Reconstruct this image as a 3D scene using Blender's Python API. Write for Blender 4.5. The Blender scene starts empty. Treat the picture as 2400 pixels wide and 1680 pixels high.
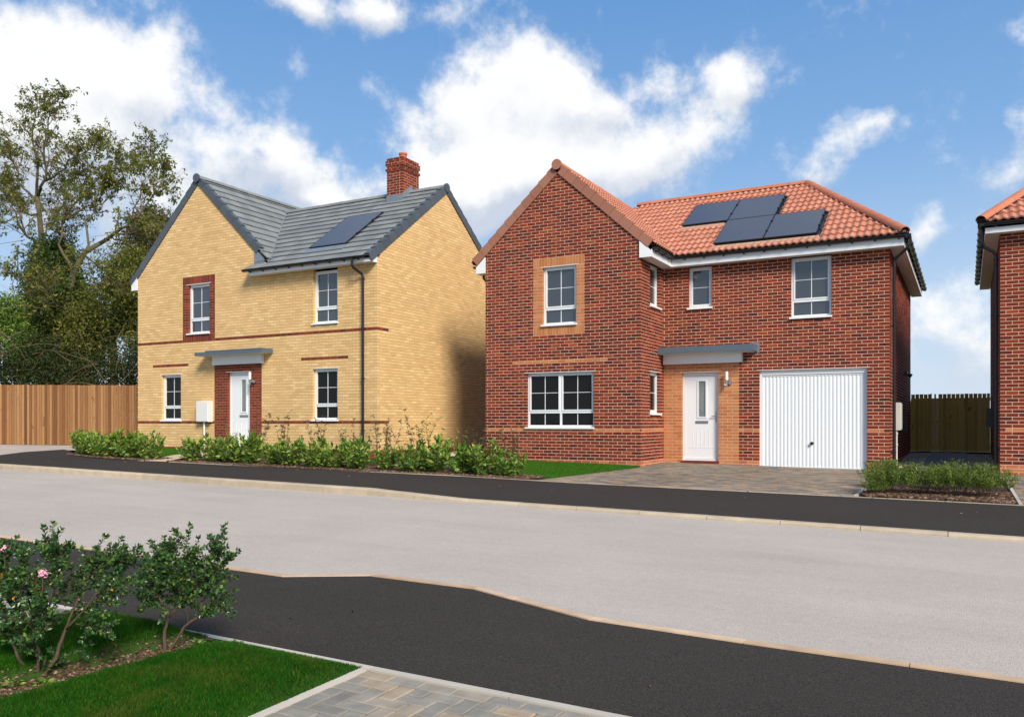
import bpy, bmesh, math, random
import numpy as np
from mathutils import Vector, Matrix
random.seed(7); rng = np.random.default_rng(11)
R = math.radians
scene = bpy.context.scene
COL = scene.collection

# ------------------------------------------------------------------ camera
cam_d = bpy.data.cameras.new("camera"); cam = bpy.data.objects.new("camera", cam_d); COL.objects.link(cam)
cam.location = (0, 0, 1.5)
cam.rotation_euler = (R(90), 0, math.asin(0.48143))
cam_d.sensor_width = 36; cam_d.lens = 1939/2400*36; cam_d.shift_y = 150/2400
cam_d.clip_start = .05; cam_d.clip_end = 2000
scene.camera = cam
scene.render.resolution_x = 1024; scene.render.resolution_y = 716

# ------------------------------------------------------------------ sun, sky, exposure
SUN_AZ = math.atan2(.79, -.61); SUN_EL = R(36)
SUN_DIR = Vector((math.sin(SUN_AZ)*math.cos(SUN_EL), math.cos(SUN_AZ)*math.cos(SUN_EL), math.sin(SUN_EL)))
sd = bpy.data.lights.new("sun", 'SUN'); sd.energy = 4.0; sd.angle = R(18); sd.color = (1, .91, .79)
so = bpy.data.objects.new("sun", sd); COL.objects.link(so)
so.rotation_euler = SUN_DIR.to_track_quat('Z', 'Y').to_euler(); so.location = SUN_DIR*60
scene.view_settings.view_transform = 'Standard'
scene.view_settings.look = 'None'; scene.view_settings.gamma = 1
scene.view_settings.use_curve_mapping = False
scene.view_settings.exposure = 0.25

class NT:
    """small helper to wire shader nodes"""
    def __init__(s, tree): s.t = tree; s.n = tree.nodes; s.l = tree.links
    def add(s, typ, **kw):
        nd = s.n.new(typ)
        for k, v in kw.items(): setattr(nd, k, v)
        return nd
    def inp(s, nd, idx, v):
        if isinstance(v, bpy.types.NodeSocket): s.l.new(v, nd.inputs[idx])
        elif v is not None: nd.inputs[idx].default_value = v
    def math(s, op, a, b=None, c=None, clamp=False):
        nd = s.add('ShaderNodeMath', operation=op); nd.use_clamp = clamp
        s.inp(nd, 0, a); s.inp(nd, 1, b); s.inp(nd, 2, c); return nd.outputs[0]
    def vmath(s, op, a, b=None, out=0):
        nd = s.add('ShaderNodeVectorMath', operation=op); s.inp(nd, 0, a); s.inp(nd, 1, b); return nd.outputs[out]
    def noise(s, vec, scale, detail=3, rough=.5, dist=0):
        nd = s.add('ShaderNodeTexNoise'); s.inp(nd, 'Vector', vec); nd.inputs['Scale'].default_value = scale
        nd.inputs['Detail'].default_value = detail; nd.inputs['Roughness'].default_value = rough
        nd.inputs['Distortion'].default_value = dist; return nd.outputs
    def ramp(s, fac, stops, interp='LINEAR'):
        nd = s.add('ShaderNodeValToRGB'); cr = nd.color_ramp; cr.interpolation = interp
        while len(cr.elements) < len(stops): cr.elements.new(.5)
        for e, (p, c) in zip(cr.elements, stops):
            e.position = p; e.color = (*c, 1) if len(c) == 3 else c
        s.inp(nd, 0, fac); return nd.outputs[0]
    def mix(s, fac, a, b, blend='MIX'):
        nd = s.add('ShaderNodeMix', data_type='RGBA', blend_type=blend)
        s.inp(nd, 0, fac); s.inp(nd, 6, (*a, 1) if isinstance(a, tuple) and len(a) == 3 else a)
        s.inp(nd, 7, (*b, 1) if isinstance(b, tuple) and len(b) == 3 else b); return nd.outputs[2]
    def sstep(s, x, a, b):
        nd = s.add('ShaderNodeMapRange', interpolation_type='SMOOTHSTEP'); s.inp(nd, 0, x)
        nd.inputs[1].default_value = a; nd.inputs[2].default_value = b; return nd.outputs[0]

world = bpy.data.worlds.new("World"); scene.world = world; world.use_nodes = True
w = NT(world.node_tree); w.n.clear()
sky = w.add('ShaderNodeTexSky', sky_type='NISHITA'); sky.sun_disc = False
sky.sun_elevation = SUN_EL; sky.sun_rotation = SUN_AZ; sky.altitude = 50; sky.air_density = 1.0; sky.dust_density = .6; sky.ozone_density = 1.6
geo = w.add('ShaderNodeTexCoord'); dirv = geo.outputs['Generated']
sep = w.add('ShaderNodeSeparateXYZ'); w.inp(sep, 0, dirv)
# cloud banks: azimuth, elevation, angular radii, weight
CL = [(-1.04,.35,.10,.055,1.15),(-.941,.382,.062,.044,1.1),(-1.034,.29,.11,.06,1.0),(-.92,.34,.044,.031,.75),(-.966,.287,.07,.029,.45),(-1.026,.237,.081,.046,.6),
(-.821,.295,.071,.04,.75),(-.759,.286,.054,.039,.7),(-.871,.250,.055,.035,.45),(-.902,.201,.054,.041,.5),(-.711,.457,.1,.019,.75),(-.641,.45,.046,.017,.55),(-.783,.456,.038,.01,.4),
(-.671,.282,.045,.022,.7),(-.735,.255,.029,.013,.9),(-.706,.252,.055,.019,.5),(-.497,.404,.055,.043,1.1),(-.579,.352,.057,.034,.85),(-.471,.355,.09,.049,1.0),(-.394,.372,.04,.037,.7),
(-.329,.395,.022,.021,.4),(-.26,.383,.05,.03,.7),(-.231,.361,.038,.024,.5),(-.314,.323,.062,.03,.6),(-.359,.297,.085,.03,.6),(-.513,.286,.088,.042,.9),(-.564,.257,.062,.052,.9),(-.43,.276,.081,.033,.6),
(-.142,.3,.045,.022,.55),(-.102,.319,.035,.013,.42),(-.156,.265,.045,.03,.62),(-.038,.202,.022,.024,.6),(-.002,.086,.072,.058,.75),(-.047,.134,.025,.027,.4),(.033,.256,.041,.021,.5),
(.054,.368,.013,.023,.7),(.052,.306,.015,.024,.5),(.033,.412,.03,.005,.4),
# unseen banks beyond the frame, similar sky, enlarged for whiter, brighter ambient light
(.3,.3,.17,.09,.9),(.68,.45,.2,.12,.9),(1.05,.2,.2,.09,.9),(1.5,.42,.25,.14,.9),(2.05,.3,.25,.12,.9),(2.6,.5,.28,.15,.9),(-1.45,.28,.22,.12,1.0),(-1.95,.42,.25,.13,.9),(-2.5,.33,.26,.13,.9),(3.05,.28,.22,.12,.9),
(-.9,.78,.28,.13,.9),(-.1,.85,.35,.14,.9),(.9,.95,.4,.15,.9),(2.0,.95,.5,.16,.9),(-2.2,.95,.5,.16,.9)]
az = w.math('ARCTAN2', sep.outputs[0], sep.outputs[1])
el = w.math('ARCSINE', sep.outputs[2])
wn = w.noise(dirv, 9, 5, .55)
comb = w.add('ShaderNodeCombineXYZ'); w.inp(comb, 0, az); w.inp(comb, 1, el)
warp = w.vmath('MULTIPLY', w.vmath('SUBTRACT', wn[1], (.5, .5, .5)), (.11, .075, 0))
ae = w.vmath('ADD', comb.outputs[0], warp)
dens = None; shade = None
for (a, e, ra, re, wt) in CL:
    q = w.vmath('MULTIPLY', w.vmath('SUBTRACT', ae, (a, e, 0)), (1/(ra*1.0), 1/(re*1.0), 0))
    g = w.math('MULTIPLY', w.math('POWER', .42, w.vmath('DOT_PRODUCT', q, q, 1)), wt)
    dens = g if dens is None else w.math('ADD', dens, g)
    s_ = w.add('ShaderNodeSeparateXYZ'); w.inp(s_, 0, q)
    sh = w.math('MULTIPLY', g, s_.outputs[1])
    shade = sh if shade is None else w.math('ADD', shade, sh)
n2 = w.noise(dirv, 16, 8, .62)[0]
n3 = w.noise(dirv, 45, 5, .6)[0]
detail = w.math('ADD', w.math('MULTIPLY', w.math('SUBTRACT', n2, .5), 1.95), w.math('MULTIPLY', w.math('SUBTRACT', n3, .5), .6))
dsum = w.math('ADD', dens, detail)
mask = w.math('POWER', w.sstep(dsum, .14, 1.0), 1.15)
haze = w.sstep(el, .30, -.02)
bright = w.sstep(w.math('ADD', w.math('ADD', w.math('MULTIPLY', shade, 1.5), w.math('MULTIPLY', w.math('SUBTRACT', n2, .5), 1.6)), w.math('MULTIPLY', dens, .25)), -.55, .45)
ccol = w.mix(bright, (.60, .665, .78), (1.0, 1.0, 1.0))
skyc = w.mix(1.0, sky.outputs[0], (.125, .125, .125), 'MULTIPLY')
skyc = w.mix(.85, skyc, w.ramp(el, [(0, (.64, .76, .92)), (.12, (.46, .65, .89)), (.3, (.235, .45, .79)), (.5, (.125, .32, .68)), (1, (.09, .23, .53))]))
skyc = w.mix(w.math('MULTIPLY', haze, .28), skyc, (.72, .78, .88))
fin = w.mix(w.math('MULTIPLY', mask, .97), skyc, ccol)
bg = w.add('ShaderNodeBackground'); w.inp(bg, 0, fin); bg.inputs[1].default_value = .86
wo = w.add('ShaderNodeOutputWorld'); w.l.new(bg.outputs[0], wo.inputs[0])

# ------------------------------------------------------------------ materials
def rnd_socket(m):
    oi = m.add('ShaderNodeObjectInfo').outputs['Random']; gi = m.add('ShaderNodeNewGeometry').outputs['Random Per Island']
    return m.math('FRACT', m.math('ADD', oi, gi))
def newmat(name):
    mt = bpy.data.materials.new(name); mt.use_nodes = True; m = NT(mt.node_tree)
    b = [n for n in m.n if n.type == 'BSDF_PRINCIPLED'][0]; return mt, m, b
def objco(m): return m.add('ShaderNodeNewGeometry').outputs['Position']
def bump(m, b, h, strength, dist=.01):
    nd = m.add('ShaderNodeBump'); nd.inputs['Strength'].default_value = strength; nd.inputs['Distance'].default_value = dist
    m.inp(nd, 'Height', h); m.l.new(nd.outputs[0], b.inputs['Normal'])
def plain(name, col, rough=.5, spec=.5, metal=0, var=.12, vscale=6, bumpy=0, coat=0):
    mt, m, b = newmat(name); pos = objco(m)
    n = m.noise(pos, vscale, 4, .6)[0]
    f = m.math('ADD', m.math('MULTIPLY', m.math('SUBTRACT', n, .5), var*2), 1)
    c = m.vmath('SCALE', col); m.n[-1].inputs[3].default_value = 1; m.l.new(f, m.n[-1].inputs[3]); m.n[-1].inputs[0].default_value = col
    m.l.new(c, b.inputs['Base Color']); b.inputs['Roughness'].default_value = rough
    b.inputs['Specular IOR Level'].default_value = spec; b.inputs['Metallic'].default_value = metal
    b.inputs['Coat Weight'].default_value = coat
    if bumpy: bump(m, b, m.noise(pos, 60, 3)[0], bumpy, .004)
    return mt
def varied(name, stops, rough=.85, grain=.25, gscale=70, stain=.2, sscale=1.2, bstr=.35, bd=.003, interp='LINEAR', spec=.3):
    mt, m, b = newmat(name); pos = objco(m)
    c = m.ramp(rnd_socket(m), stops, interp)
    g = m.noise(pos, gscale, 4, .65)[0]; s = m.noise(pos, sscale, 3, .5)[0]
    f = m.math('ADD', m.math('ADD', m.math('MULTIPLY', m.math('SUBTRACT', g, .5), grain*2), m.math('MULTIPLY', m.math('SUBTRACT', s, .5), stain*2)), 1)
    sc = m.add('ShaderNodeVectorMath', operation='SCALE'); m.inp(sc, 0, c); m.l.new(f, sc.inputs[3])
    m.l.new(sc.outputs[0], b.inputs['Base Color']); b.inputs['Roughness'].default_value = rough
    b.inputs['Specular IOR Level'].default_value = spec
    bump(m, b, g, bstr, bd); return mt
M = {}
M['red'] = varied('red_brick', [(0,(.085,.021,.018)),(.08,(.12,.024,.0155)),(.22,(.16,.0275,.014)),(.5,(.188,.031,.0138)),(.8,(.218,.0355,.0142)),(.95,(.275,.048,.016)),(1,(.31,.068,.020))], grain=.35, spec=.15)
M['deepred'] = varied('deep_red_brick', [(0,(.13,.028,.021)),(.5,(.19,.033,.020)),(1,(.25,.046,.022))], grain=.35)
M['orange'] = varied('orange_brick', [(0,(.44,.165,.058)),(.5,(.51,.20,.072)),(.85,(.56,.24,.09)),(1,(.48,.15,.052))], grain=.2)
M['plinth'] = varied('plinth_brick', [(0,(.36,.10,.045)),(.5,(.46,.14,.06)),(1,(.54,.20,.08))], grain=.3)
M['buff'] = varied('buff_brick', [(0,(.64,.42,.19)),(.1,(.69,.455,.205)),(.45,(.735,.488,.222)),(.8,(.77,.52,.24)),(.96,(.81,.58,.285)),(1,(.74,.45,.21))], grain=.14, stain=.07, spec=.15, bstr=.25)
M['mortar'] = plain('pale_mortar', (.72,.51,.38), .95, .2, var=.12, vscale=9, bumpy=.3)
M['mortarbuff'] = plain('buff_mortar', (.40,.255,.12), .95, .2, var=.15, vscale=8, bumpy=.3)
M['slate'] = varied('grey_roof_tile', [(0,(.18,.193,.19)),(.5,(.215,.228,.222)),(1,(.25,.26,.25))], rough=.62, grain=.12, stain=.18, sscale=2.5, bstr=.15, spec=.5)
M['slatedark'] = varied('dark_verge_tile', [(0,(.065,.082,.10)),(1,(.085,.102,.12))], rough=.6, grain=.15, bstr=.15, spec=.45)
M['pantile'] = varied('terracotta_pantile', [(0,(.43,.165,.095)),(.3,(.50,.20,.118)),(.7,(.55,.23,.14)),(1,(.59,.275,.17))], rough=.6, grain=.14, stain=.16, sscale=2, bstr=.15, spec=.45)
M['ridgered'] = varied('terracotta_ridge_tile', [(0,(.48,.155,.075)),(1,(.56,.195,.095))], rough=.6, grain=.12, stain=.12, spec=.45, bstr=.15)
M['vergered'] = varied('brown_verge_tile', [(0,(.32,.14,.09)),(1,(.37,.165,.105))], rough=.75, grain=.15, stain=.1, bstr=.15)
M['white'] = plain('white_upvc', (.82,.84,.85), .32, .5, var=.02)
M['whitegar'] = plain('white_painted_steel', (.80,.83,.84), .38, .5, var=.02)
M['soffit'] = plain('white_soffit', (.78,.77,.74), .5, .4, var=.04)
M['black'] = plain('black_plastic', (.012,.013,.015), .32, .5, var=.1)
M['lead'] = plain('lead_flashing', (.20,.24,.27), .5, .5, metal=.2, var=.25, vscale=5)
M['canopy'] = plain('grey_canopy_edge', (.10,.135,.165), .5, .4, var=.1)
M['chrome'] = plain('brushed_metal', (.45,.45,.44), .3, .5, metal=.9, var=.05)
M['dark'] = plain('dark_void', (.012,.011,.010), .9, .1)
M['meteryellow'] = plain('white_meter_box', (.78,.77,.74), .5, .4, var=.04)
M['meter'] = plain('off_white_meter_box', (.58,.57,.53), .5, .4, var=.04)
M['wall_lamp'] = plain('opal_lamp', (.85,.86,.88), .25, .5, var=.02)
M['pot'] = plain('terracotta_pot', (.50,.15,.06), .7, .3, var=.1)
M['rubber'] = plain('dark_rubber', (.03,.03,.032), .6, .3)
def glassmat(name, col, rough=.015, ior=1.75):
    mt, m, b = newmat(name); pos = objco(m)
    b.inputs['Base Color'].default_value = (*col, 1); b.inputs['Roughness'].default_value = rough; b.inputs['IOR'].default_value = ior
    bump(m, b, m.noise(pos, 1.1, 1)[0], .35, .02); return mt
M['glass'] = glassmat('window_glass', (.008, .008, .007), ior=1.3)
M['glassup'] = glassmat('window_glass_pale_room', (.040, .045, .05), ior=1.9)
M['solar'] = glassmat('solar_glass', (.035, .045, .070), .25, 1.6)
M['frost'] = plain('frosted_glass', (.20,.23,.22), .12, .6, var=.25, vscale=14)
# ground materials
def asphalt(name, dark, light, sscale=260, patch=.10, pale=None):
    mt, m, b = newmat(name); pos = objco(m)
    g = m.noise(pos, sscale, 2, .7)[0]; v = m.add('ShaderNodeTexVoronoi'); m.inp(v, 'Vector', pos); v.inputs['Scale'].default_value = 95
    g2 = m.noise(pos, 95, 3, .75)[0]; g = m.math('ADD', m.math('MULTIPLY', g, .5), m.math('MULTIPLY', g2, .5))
    c = m.ramp(g, [(.38, dark), (.62, light)])
    big = m.noise(pos, .55, 5, .6)[0]; st = m.vmath('MULTIPLY', pos, (.25, 1.6, 1)); stn = m.noise(st, 1.5, 4, .6)[0]
    fine = m.noise(pos, 14, 3, .6)[0]
    f = m.math('ADD', m.math('ADD', m.math('ADD', m.math('MULTIPLY', m.math('SUBTRACT', big, .5), patch*2), m.math('MULTIPLY', m.math('SUBTRACT', stn, .5), patch*1.5)), m.math('MULTIPLY', m.math('SUBTRACT', fine, .5), patch)), 1)
    sc = m.add('ShaderNodeVectorMath', operation='SCALE'); m.inp(sc, 0, c); m.l.new(f, sc.inputs[3]); c = sc.outputs[0]
    spk = m.sstep(m.noise(pos, 150, 1, .5)[0], .76, .80)
    if pale: c = m.mix(m.math('MULTIPLY', spk, .6), c, pale)
    m.l.new(c, b.inputs['Base Color']); b.inputs['Roughness'].default_value = .95; b.inputs['Specular IOR Level'].default_value = .1
    bump(m, b, m.math('ADD', g, m.math('MULTIPLY', v.outputs[0], .6)), .55, .006); return mt
M['road'] = asphalt('pale_road_asphalt', (.34,.302,.262), (.60,.53,.46), patch=.16, pale=(.70,.67,.64))
M['footway'] = asphalt('dark_footway_asphalt', (.014,.0120,.0104), (.080,.070,.062), patch=.15, pale=(.26,.25,.24))
M['kerb'] = varied('kerb_concrete', [(0,(.41,.335,.235)),(.5,(.47,.385,.27)),(1,(.53,.435,.31))], grain=.12, gscale=120, stain=.28, sscale=5)
M['kerbnear'] = varied('tan_kerb_concrete', [(0,(.54,.375,.235)),(.5,(.60,.425,.27)),(1,(.66,.475,.31))], grain=.15, gscale=120, stain=.35, sscale=6)
M['edging'] = varied('edging_concrete', [(0,(.46,.42,.35)),(1,(.55,.50,.42))], grain=.12, gscale=120, stain=.2, sscale=4)
M['paver'] = varied('block_paver', [(0,(.215,.202,.172)),(.4,(.265,.247,.208)),(.7,(.30,.273,.225)),(.92,(.34,.285,.215)),(1,(.38,.295,.205))], grain=.25, gscale=160, stain=.4, sscale=9)
M['paverdrive'] = varied('drive_block_paver', [(0,(.13,.118,.100)),(.4,(.20,.178,.145)),(.7,(.27,.215,.155)),(1,(.36,.235,.135))], grain=.2, gscale=120, stain=.45, sscale=.9)
M['slab'] = varied('grey_path_slab', [(0,(.24,.235,.23)),(.5,(.33,.315,.30)),(1,(.42,.38,.34))], grain=.2, gscale=60, stain=.25)
M['sand'] = plain('joint_sand', (.16,.14,.115), .95, .1, var=.3, vscale=30)
M['tan'] = plain('tan_path', (.56,.44,.31), .9, .2, var=.15, vscale=10, bumpy=.3)
M['soil'] = varied('dark_soil', [(0,(.045,.030,.022)),(1,(.075,.048,.032))], grain=.6, gscale=45, stain=.5, sscale=3, bstr=1, bd=.03)
M['chip'] = varied('bark_chip', [(0,(.04,.022,.014)),(.5,(.10,.055,.032)),(.85,(.19,.11,.065)),(1,(.36,.25,.17))], grain=.3)
M['gravelm'] = varied('gravel_stone', [(0,(.32,.28,.20)),(.5,(.52,.47,.36)),(1,(.74,.69,.57))], grain=.2)
M['turf'] = plain('turf_soil', (.035,.075,.012), .95, .1, var=.5, vscale=8)
M['wildground'] = plain('field_ground', (.09,.10,.04), .95, .1, var=.4, vscale=.6)
def wood(name, stops, knot=(.12,.05,.02)):
    mt, m, b = newmat(name); pos = objco(m)
    c = m.ramp(rnd_socket(m), stops)
    st = m.vmath('MULTIPLY', pos, (14, 14, .7)); g = m.noise(st, 3, 4, .6, .6)[0]
    kn = m.sstep(m.noise(m.vmath('MULTIPLY', pos, (5, 5, 2.4)), 1.6, 2, .5)[0], .64, .76)
    f = m.math('ADD', m.math('MULTIPLY', m.math('SUBTRACT', g, .5), .7), 1)
    sc = m.add('ShaderNodeVectorMath', operation='SCALE'); m.inp(sc, 0, c); m.l.new(f, sc.inputs[3])
    m.l.new(m.mix(m.math('MULTIPLY', kn, .6), sc.outputs[0], knot), b.inputs['Base Color'])
    b.inputs['Roughness'].default_value = .85; b.inputs['Specular IOR Level'].default_value = .25
    bump(m, b, g, .3, .004); return mt
M['fence'] = wood('brown_fence_board', [(0,(.12,.050,.018)),(.3,(.21,.095,.036)),(.6,(.28,.138,.055)),(1,(.38,.205,.09))])
M['fence2'] = wood('green_brown_fence_board', [(0,(.46,.31,.075)),(.5,(.60,.40,.10)),(1,(.70,.49,.14))], (.05,.03,.01))
M['fence3'] = wood('painted_sunlit_board', [(0,(.68,.52,.26)),(1,(.80,.62,.34))], (.2,.12,.05))  # back boards seen through the gaps: sunlight on them put into the colour
def leafmat(name, stops, trans=.35, rough=.45, spec=.4, tc=(.25,.35,.03)):
    mt, m, b = newmat(name); c = m.ramp(rnd_socket(m), stops)
    m.l.new(c, b.inputs['Base Color']); b.inputs['Roughness'].default_value = rough; b.inputs['Specular IOR Level'].default_value = spec
    tr = m.add('ShaderNodeBsdfTranslucent'); m.l.new(m.mix(.5, c, tc, 'MIX'), tr.inputs[0])
    mx = m.add('ShaderNodeMixShader'); mx.inputs[0].default_value = trans
    out = [n for n in m.n if n.type == 'OUTPUT_MATERIAL'][0]
    m.l.new(b.outputs[0], mx.inputs[1]); m.l.new(tr.outputs[0], mx.inputs[2]); m.l.new(mx.outputs[0], out.inputs[0]); return mt
M['laurel'] = leafmat('laurel_leaf', [(0,(.05,.12,.018)),(.35,(.11,.22,.028)),(.75,(.22,.35,.04)),(1,(.40,.48,.07))], .28, .4, .5)
M['twigleaf'] = leafmat('twiggy_leaf', [(0,(.04,.06,.025)),(.6,(.09,.10,.04)),(1,(.18,.11,.05))], .2)
M['escal'] = leafmat('glossy_dark_leaf', [(0,(.018,.055,.022)),(.5,(.038,.105,.026)),(.85,(.08,.17,.034)),(1,(.18,.26,.045))], .15, .3, .55)
M['ash'] = leafmat('ash_leaf', [(0,(.07,.095,.024)),(.5,(.14,.165,.034)),(.85,(.24,.23,.045)),(1,(.36,.30,.05))], .35, .6, .2)
M['ivy'] = leafmat('ivy_leaf', [(0,(.018,.040,.012)),(.55,(.045,.085,.016)),(.88,(.09,.14,.022)),(1,(.24,.24,.02))], .25, .5, .3)
M['hedge'] = leafmat('hedge_leaf', [(0,(.014,.026,.009)),(.6,(.035,.050,.014)),(1,(.075,.085,.022))], .2, .6, .2)
M['bronze'] = leafmat('bronze_leaf', [(0,(.10,.07,.03)),(.6,(.16,.11,.04)),(1,(.10,.13,.03))], .3, .6, .2)
M['fine'] = leafmat('feathery_leaf', [(0,(.07,.13,.028)),(.6,(.16,.25,.045)),(1,(.34,.34,.085))], .3, .6, .2)
M['grass'] = leafmat('grass_blade', [(0,(.008,.060,.003)),(.5,(.017,.108,.004)),(.85,(.034,.155,.006)),(.95,(.09,.17,.012)),(1,(.24,.20,.07))], .3, .6, .1, (.04,.22,.008))
_m = M['grass']; _n = NT(_m.node_tree); _b = [q for q in _n.n if q.type == 'BSDF_PRINCIPLED'][0]; _src = _b.inputs['Base Color'].links[0].from_socket
_pos = objco(_n); _pt = _n.sstep(_n.noise(_pos, 2.6, 4, .6)[0], .46, .70); _dry = _n.mix(_n.math('MULTIPLY', _pt, .55), _src, (.10, .115, .018)); _dk = _n.sstep(_n.noise(_pos, 5.5, 3, .6)[0], .5, .66)
_n.l.new(_n.mix(_n.math('MULTIPLY', _dk, .45), _dry, (.006, .055, .003)), _b.inputs['Base Color'])
M['lawnfar'] = leafmat('short_grass_blade', [(0,(.035,.14,.008)),(1,(.07,.22,.012))], .3, .6, .2)
M['bark'] = plain('grey_green_bark', (.12,.10,.055), .9, .2, var=.45, vscale=4, bumpy=.6)
M['twig'] = plain('pale_twig', (.16,.12,.07), .9, .2, var=.4, vscale=5)
M['stem'] = plain('brown_stem', (.095,.068,.045), .85, .2, var=.5, vscale=40, bumpy=.5)
M['redstem'] = plain('reddish_stem', (.16,.07,.04), .8, .2, var=.3)
M['pink'] = plain('pink_petal', (.86,.42,.54), .6, .3, var=.3, vscale=60)
M['yellowleaf'] = plain('yellow_leaf', (.80,.36,.02), .5, .3, var=.2, vscale=30)

# ------------------------------------------------------------------ mesh helpers
WM = {}
def unit(v): v = Vector(v); return v.normalized()
class MB:
    def __init__(s): s.v = []; s.f = []
    def quad(s, pts):
        i = len(s.v); s.v += [tuple(p) for p in pts]; s.f.append(tuple(range(i, i+len(pts))))
    def prism(s, poly, fr, d0, d1):
        """poly: list of (a,b) in frame fr=(O,A,B,N), extruded from d0 to d1 along N"""
        O, A, B, N = fr; n = len(poly); i = len(s.v)
        if A.cross(B).dot(N)*(d1-d0) < 0: poly = poly[::-1]
        for d in (d0, d1):
            for (a, b) in poly: s.v.append(tuple(O + A*a + B*b + N*d))
        s.f.append(tuple(range(i+n-1, i-1, -1))); s.f.append(tuple(range(i+n, i+2*n)))
        for k in range(n): s.f.append((i+k, i+(k+1) % n, i+n+(k+1) % n, i+n+k))
    def rect(s, a0, a1, b0, b1, fr, d0, d1): s.prism([(a0,b0),(a1,b0),(a1,b1),(a0,b1)], fr, d0, d1)
    def box(s, x0, x1, y0, y1, z0, z1): s.rect(x0, x1, y0, y1, XY, z0, z1)
    def tube(s, pts, rad, n=8, cap=True, half=None):
        pts = [Vector(p) for p in pts]; rads = rad if isinstance(rad, (list, tuple)) else [rad]*len(pts)
        base = len(s.v); side = None
        for k, p in enumerate(pts):
            t = (pts[min(k+1, len(pts)-1)] - pts[max(k-1, 0)]).normalized()
            if side is None: side = t.orthogonal().normalized()
            side = (side - t*side.dot(t)); side = side.normalized() if side.length > 1e-6 else t.orthogonal().normalized()
            up = t.cross(side)
            for j in range(n):
                a = 2*math.pi*j/n; s.v.append(tuple(p + (side*math.cos(a) + up*math.sin(a))*rads[k]))
        for k in range(len(pts)-1):
            for j in range(n):
                a = base+k*n+j; b = base+k*n+(j+1) % n; s.f.append((a, b, b+n, a+n))
        if cap:
            s.f.append(tuple(range(base+n-1, base-1, -1))); s.f.append(tuple(range(base+(len(pts)-1)*n, base+len(pts)*n)))
    def build(s, name, mat, parent=None, smooth=False, loc=None, **props):
        me = bpy.data.meshes.new(name); me.from_pydata(s.v, [], s.f); me.materials.append(mat)
        if smooth: me.shade_smooth()
        me.update(); return place(name, me, Matrix.Identity(4), parent, **props)
XY = (Vector((0,0,0)), Vector((1,0,0)), Vector((0,1,0)), Vector((0,0,1)))
def place(name, me, mw, parent=None, **props):
    o = bpy.data.objects.new(name, me); COL.objects.link(o); o.matrix_basis = mw
    if parent is not None:
        o.parent = parent; o.matrix_parent_inverse = WM[parent.name].inverted()
    WM[o.name] = mw.copy()
    for k, v in props.items(): o[k] = v
    return o
def thing(name, loc, label, cat, group=None):
    o = place(name, None, Matrix.Translation(Vector(loc)), None, label=label, category=cat)
    o.empty_display_size = .1
    if group: o['group'] = group
    return o
def struct(name, mb, mat): return mb.build(name, mat, None, kind='structure')
def clip(poly, hps):
    """clip convex poly by half planes (a,b,c): a*x+b*y<=c"""
    for (a, b, c) in hps:
        out = []; n = len(poly)
        for i in range(n):
            p, q = poly[i], poly[(i+1) % n]; dp = a*p[0]+b*p[1]-c; dq = a*q[0]+b*q[1]-c
            if dp <= 0: out.append(p)
            if dp*dq < 0: t = dp/(dp-dq); out.append((p[0]+(q[0]-p[0])*t, p[1]+(q[1]-p[1])*t))
        poly = out
        if len(poly) < 3: return []
    return poly
def parea(p): return .5*abs(sum(p[i][0]*p[(i+1) % len(p)][1]-p[(i+1) % len(p)][0]*p[i][1] for i in range(len(p))))
def poly_hps(poly):
    """half planes of a convex polygon"""
    ar = sum(poly[i][0]*poly[(i+1) % len(poly)][1]-poly[(i+1) % len(poly)][0]*poly[i][1] for i in range(len(poly)))
    if ar < 0: poly = poly[::-1]
    h = []
    for i in range(len(poly)):
        (x0, y0), (x1, y1) = poly[i], poly[(i+1) % len(poly)]; a, b = (y1-y0), -(x1-x0); h.append((a, b, a*x0+b*y0))
    return h
def subtract(iv, cuts):
    res = [iv]
    for (c0, c1) in cuts:
        nr = []
        for (a, b) in res:
            if c1 <= a or c0 >= b: nr.append((a, b))
            else:
                if c0-a > .02: nr.append((a, c0))
                if b-c1 > .02: nr.append((c1, b))
        res = nr
    return res
def snapped(iv, cuts, ends=()):
    out = []
    for (a, b) in subtract(iv, cuts):
        for (c0, c1) in cuts:
            if 0 < c0-b < .052: b = c0
            if 0 < a-c1 < .052: a = c1
        for e in ends:
            if 0 < e-b < .052: b = e
            if 0 < a-e < .052: a = e
        if b-a > .042: out.append((a, b))
    return out
def mesh_np(name, verts, faces, mat, parent=None, mw=None, smooth=False, **props):
    """verts (N,3), faces (M,k) arrays"""
    me = bpy.data.meshes.new(name); k = faces.shape[1]
    me.vertices.add(len(verts)); me.vertices.foreach_set('co', verts.astype(np.float32).ravel())
    me.loops.add(faces.size); me.loops.foreach_set('vertex_index', faces.astype(np.int32).ravel())
    me.polygons.add(len(faces)); me.polygons.foreach_set('loop_start', np.arange(0, faces.size, k, dtype=np.int32))
    me.update(calc_edges=True); me.materials.append(mat)
    return place(name, me, mw or Matrix.Identity(4), parent, **props)

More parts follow.
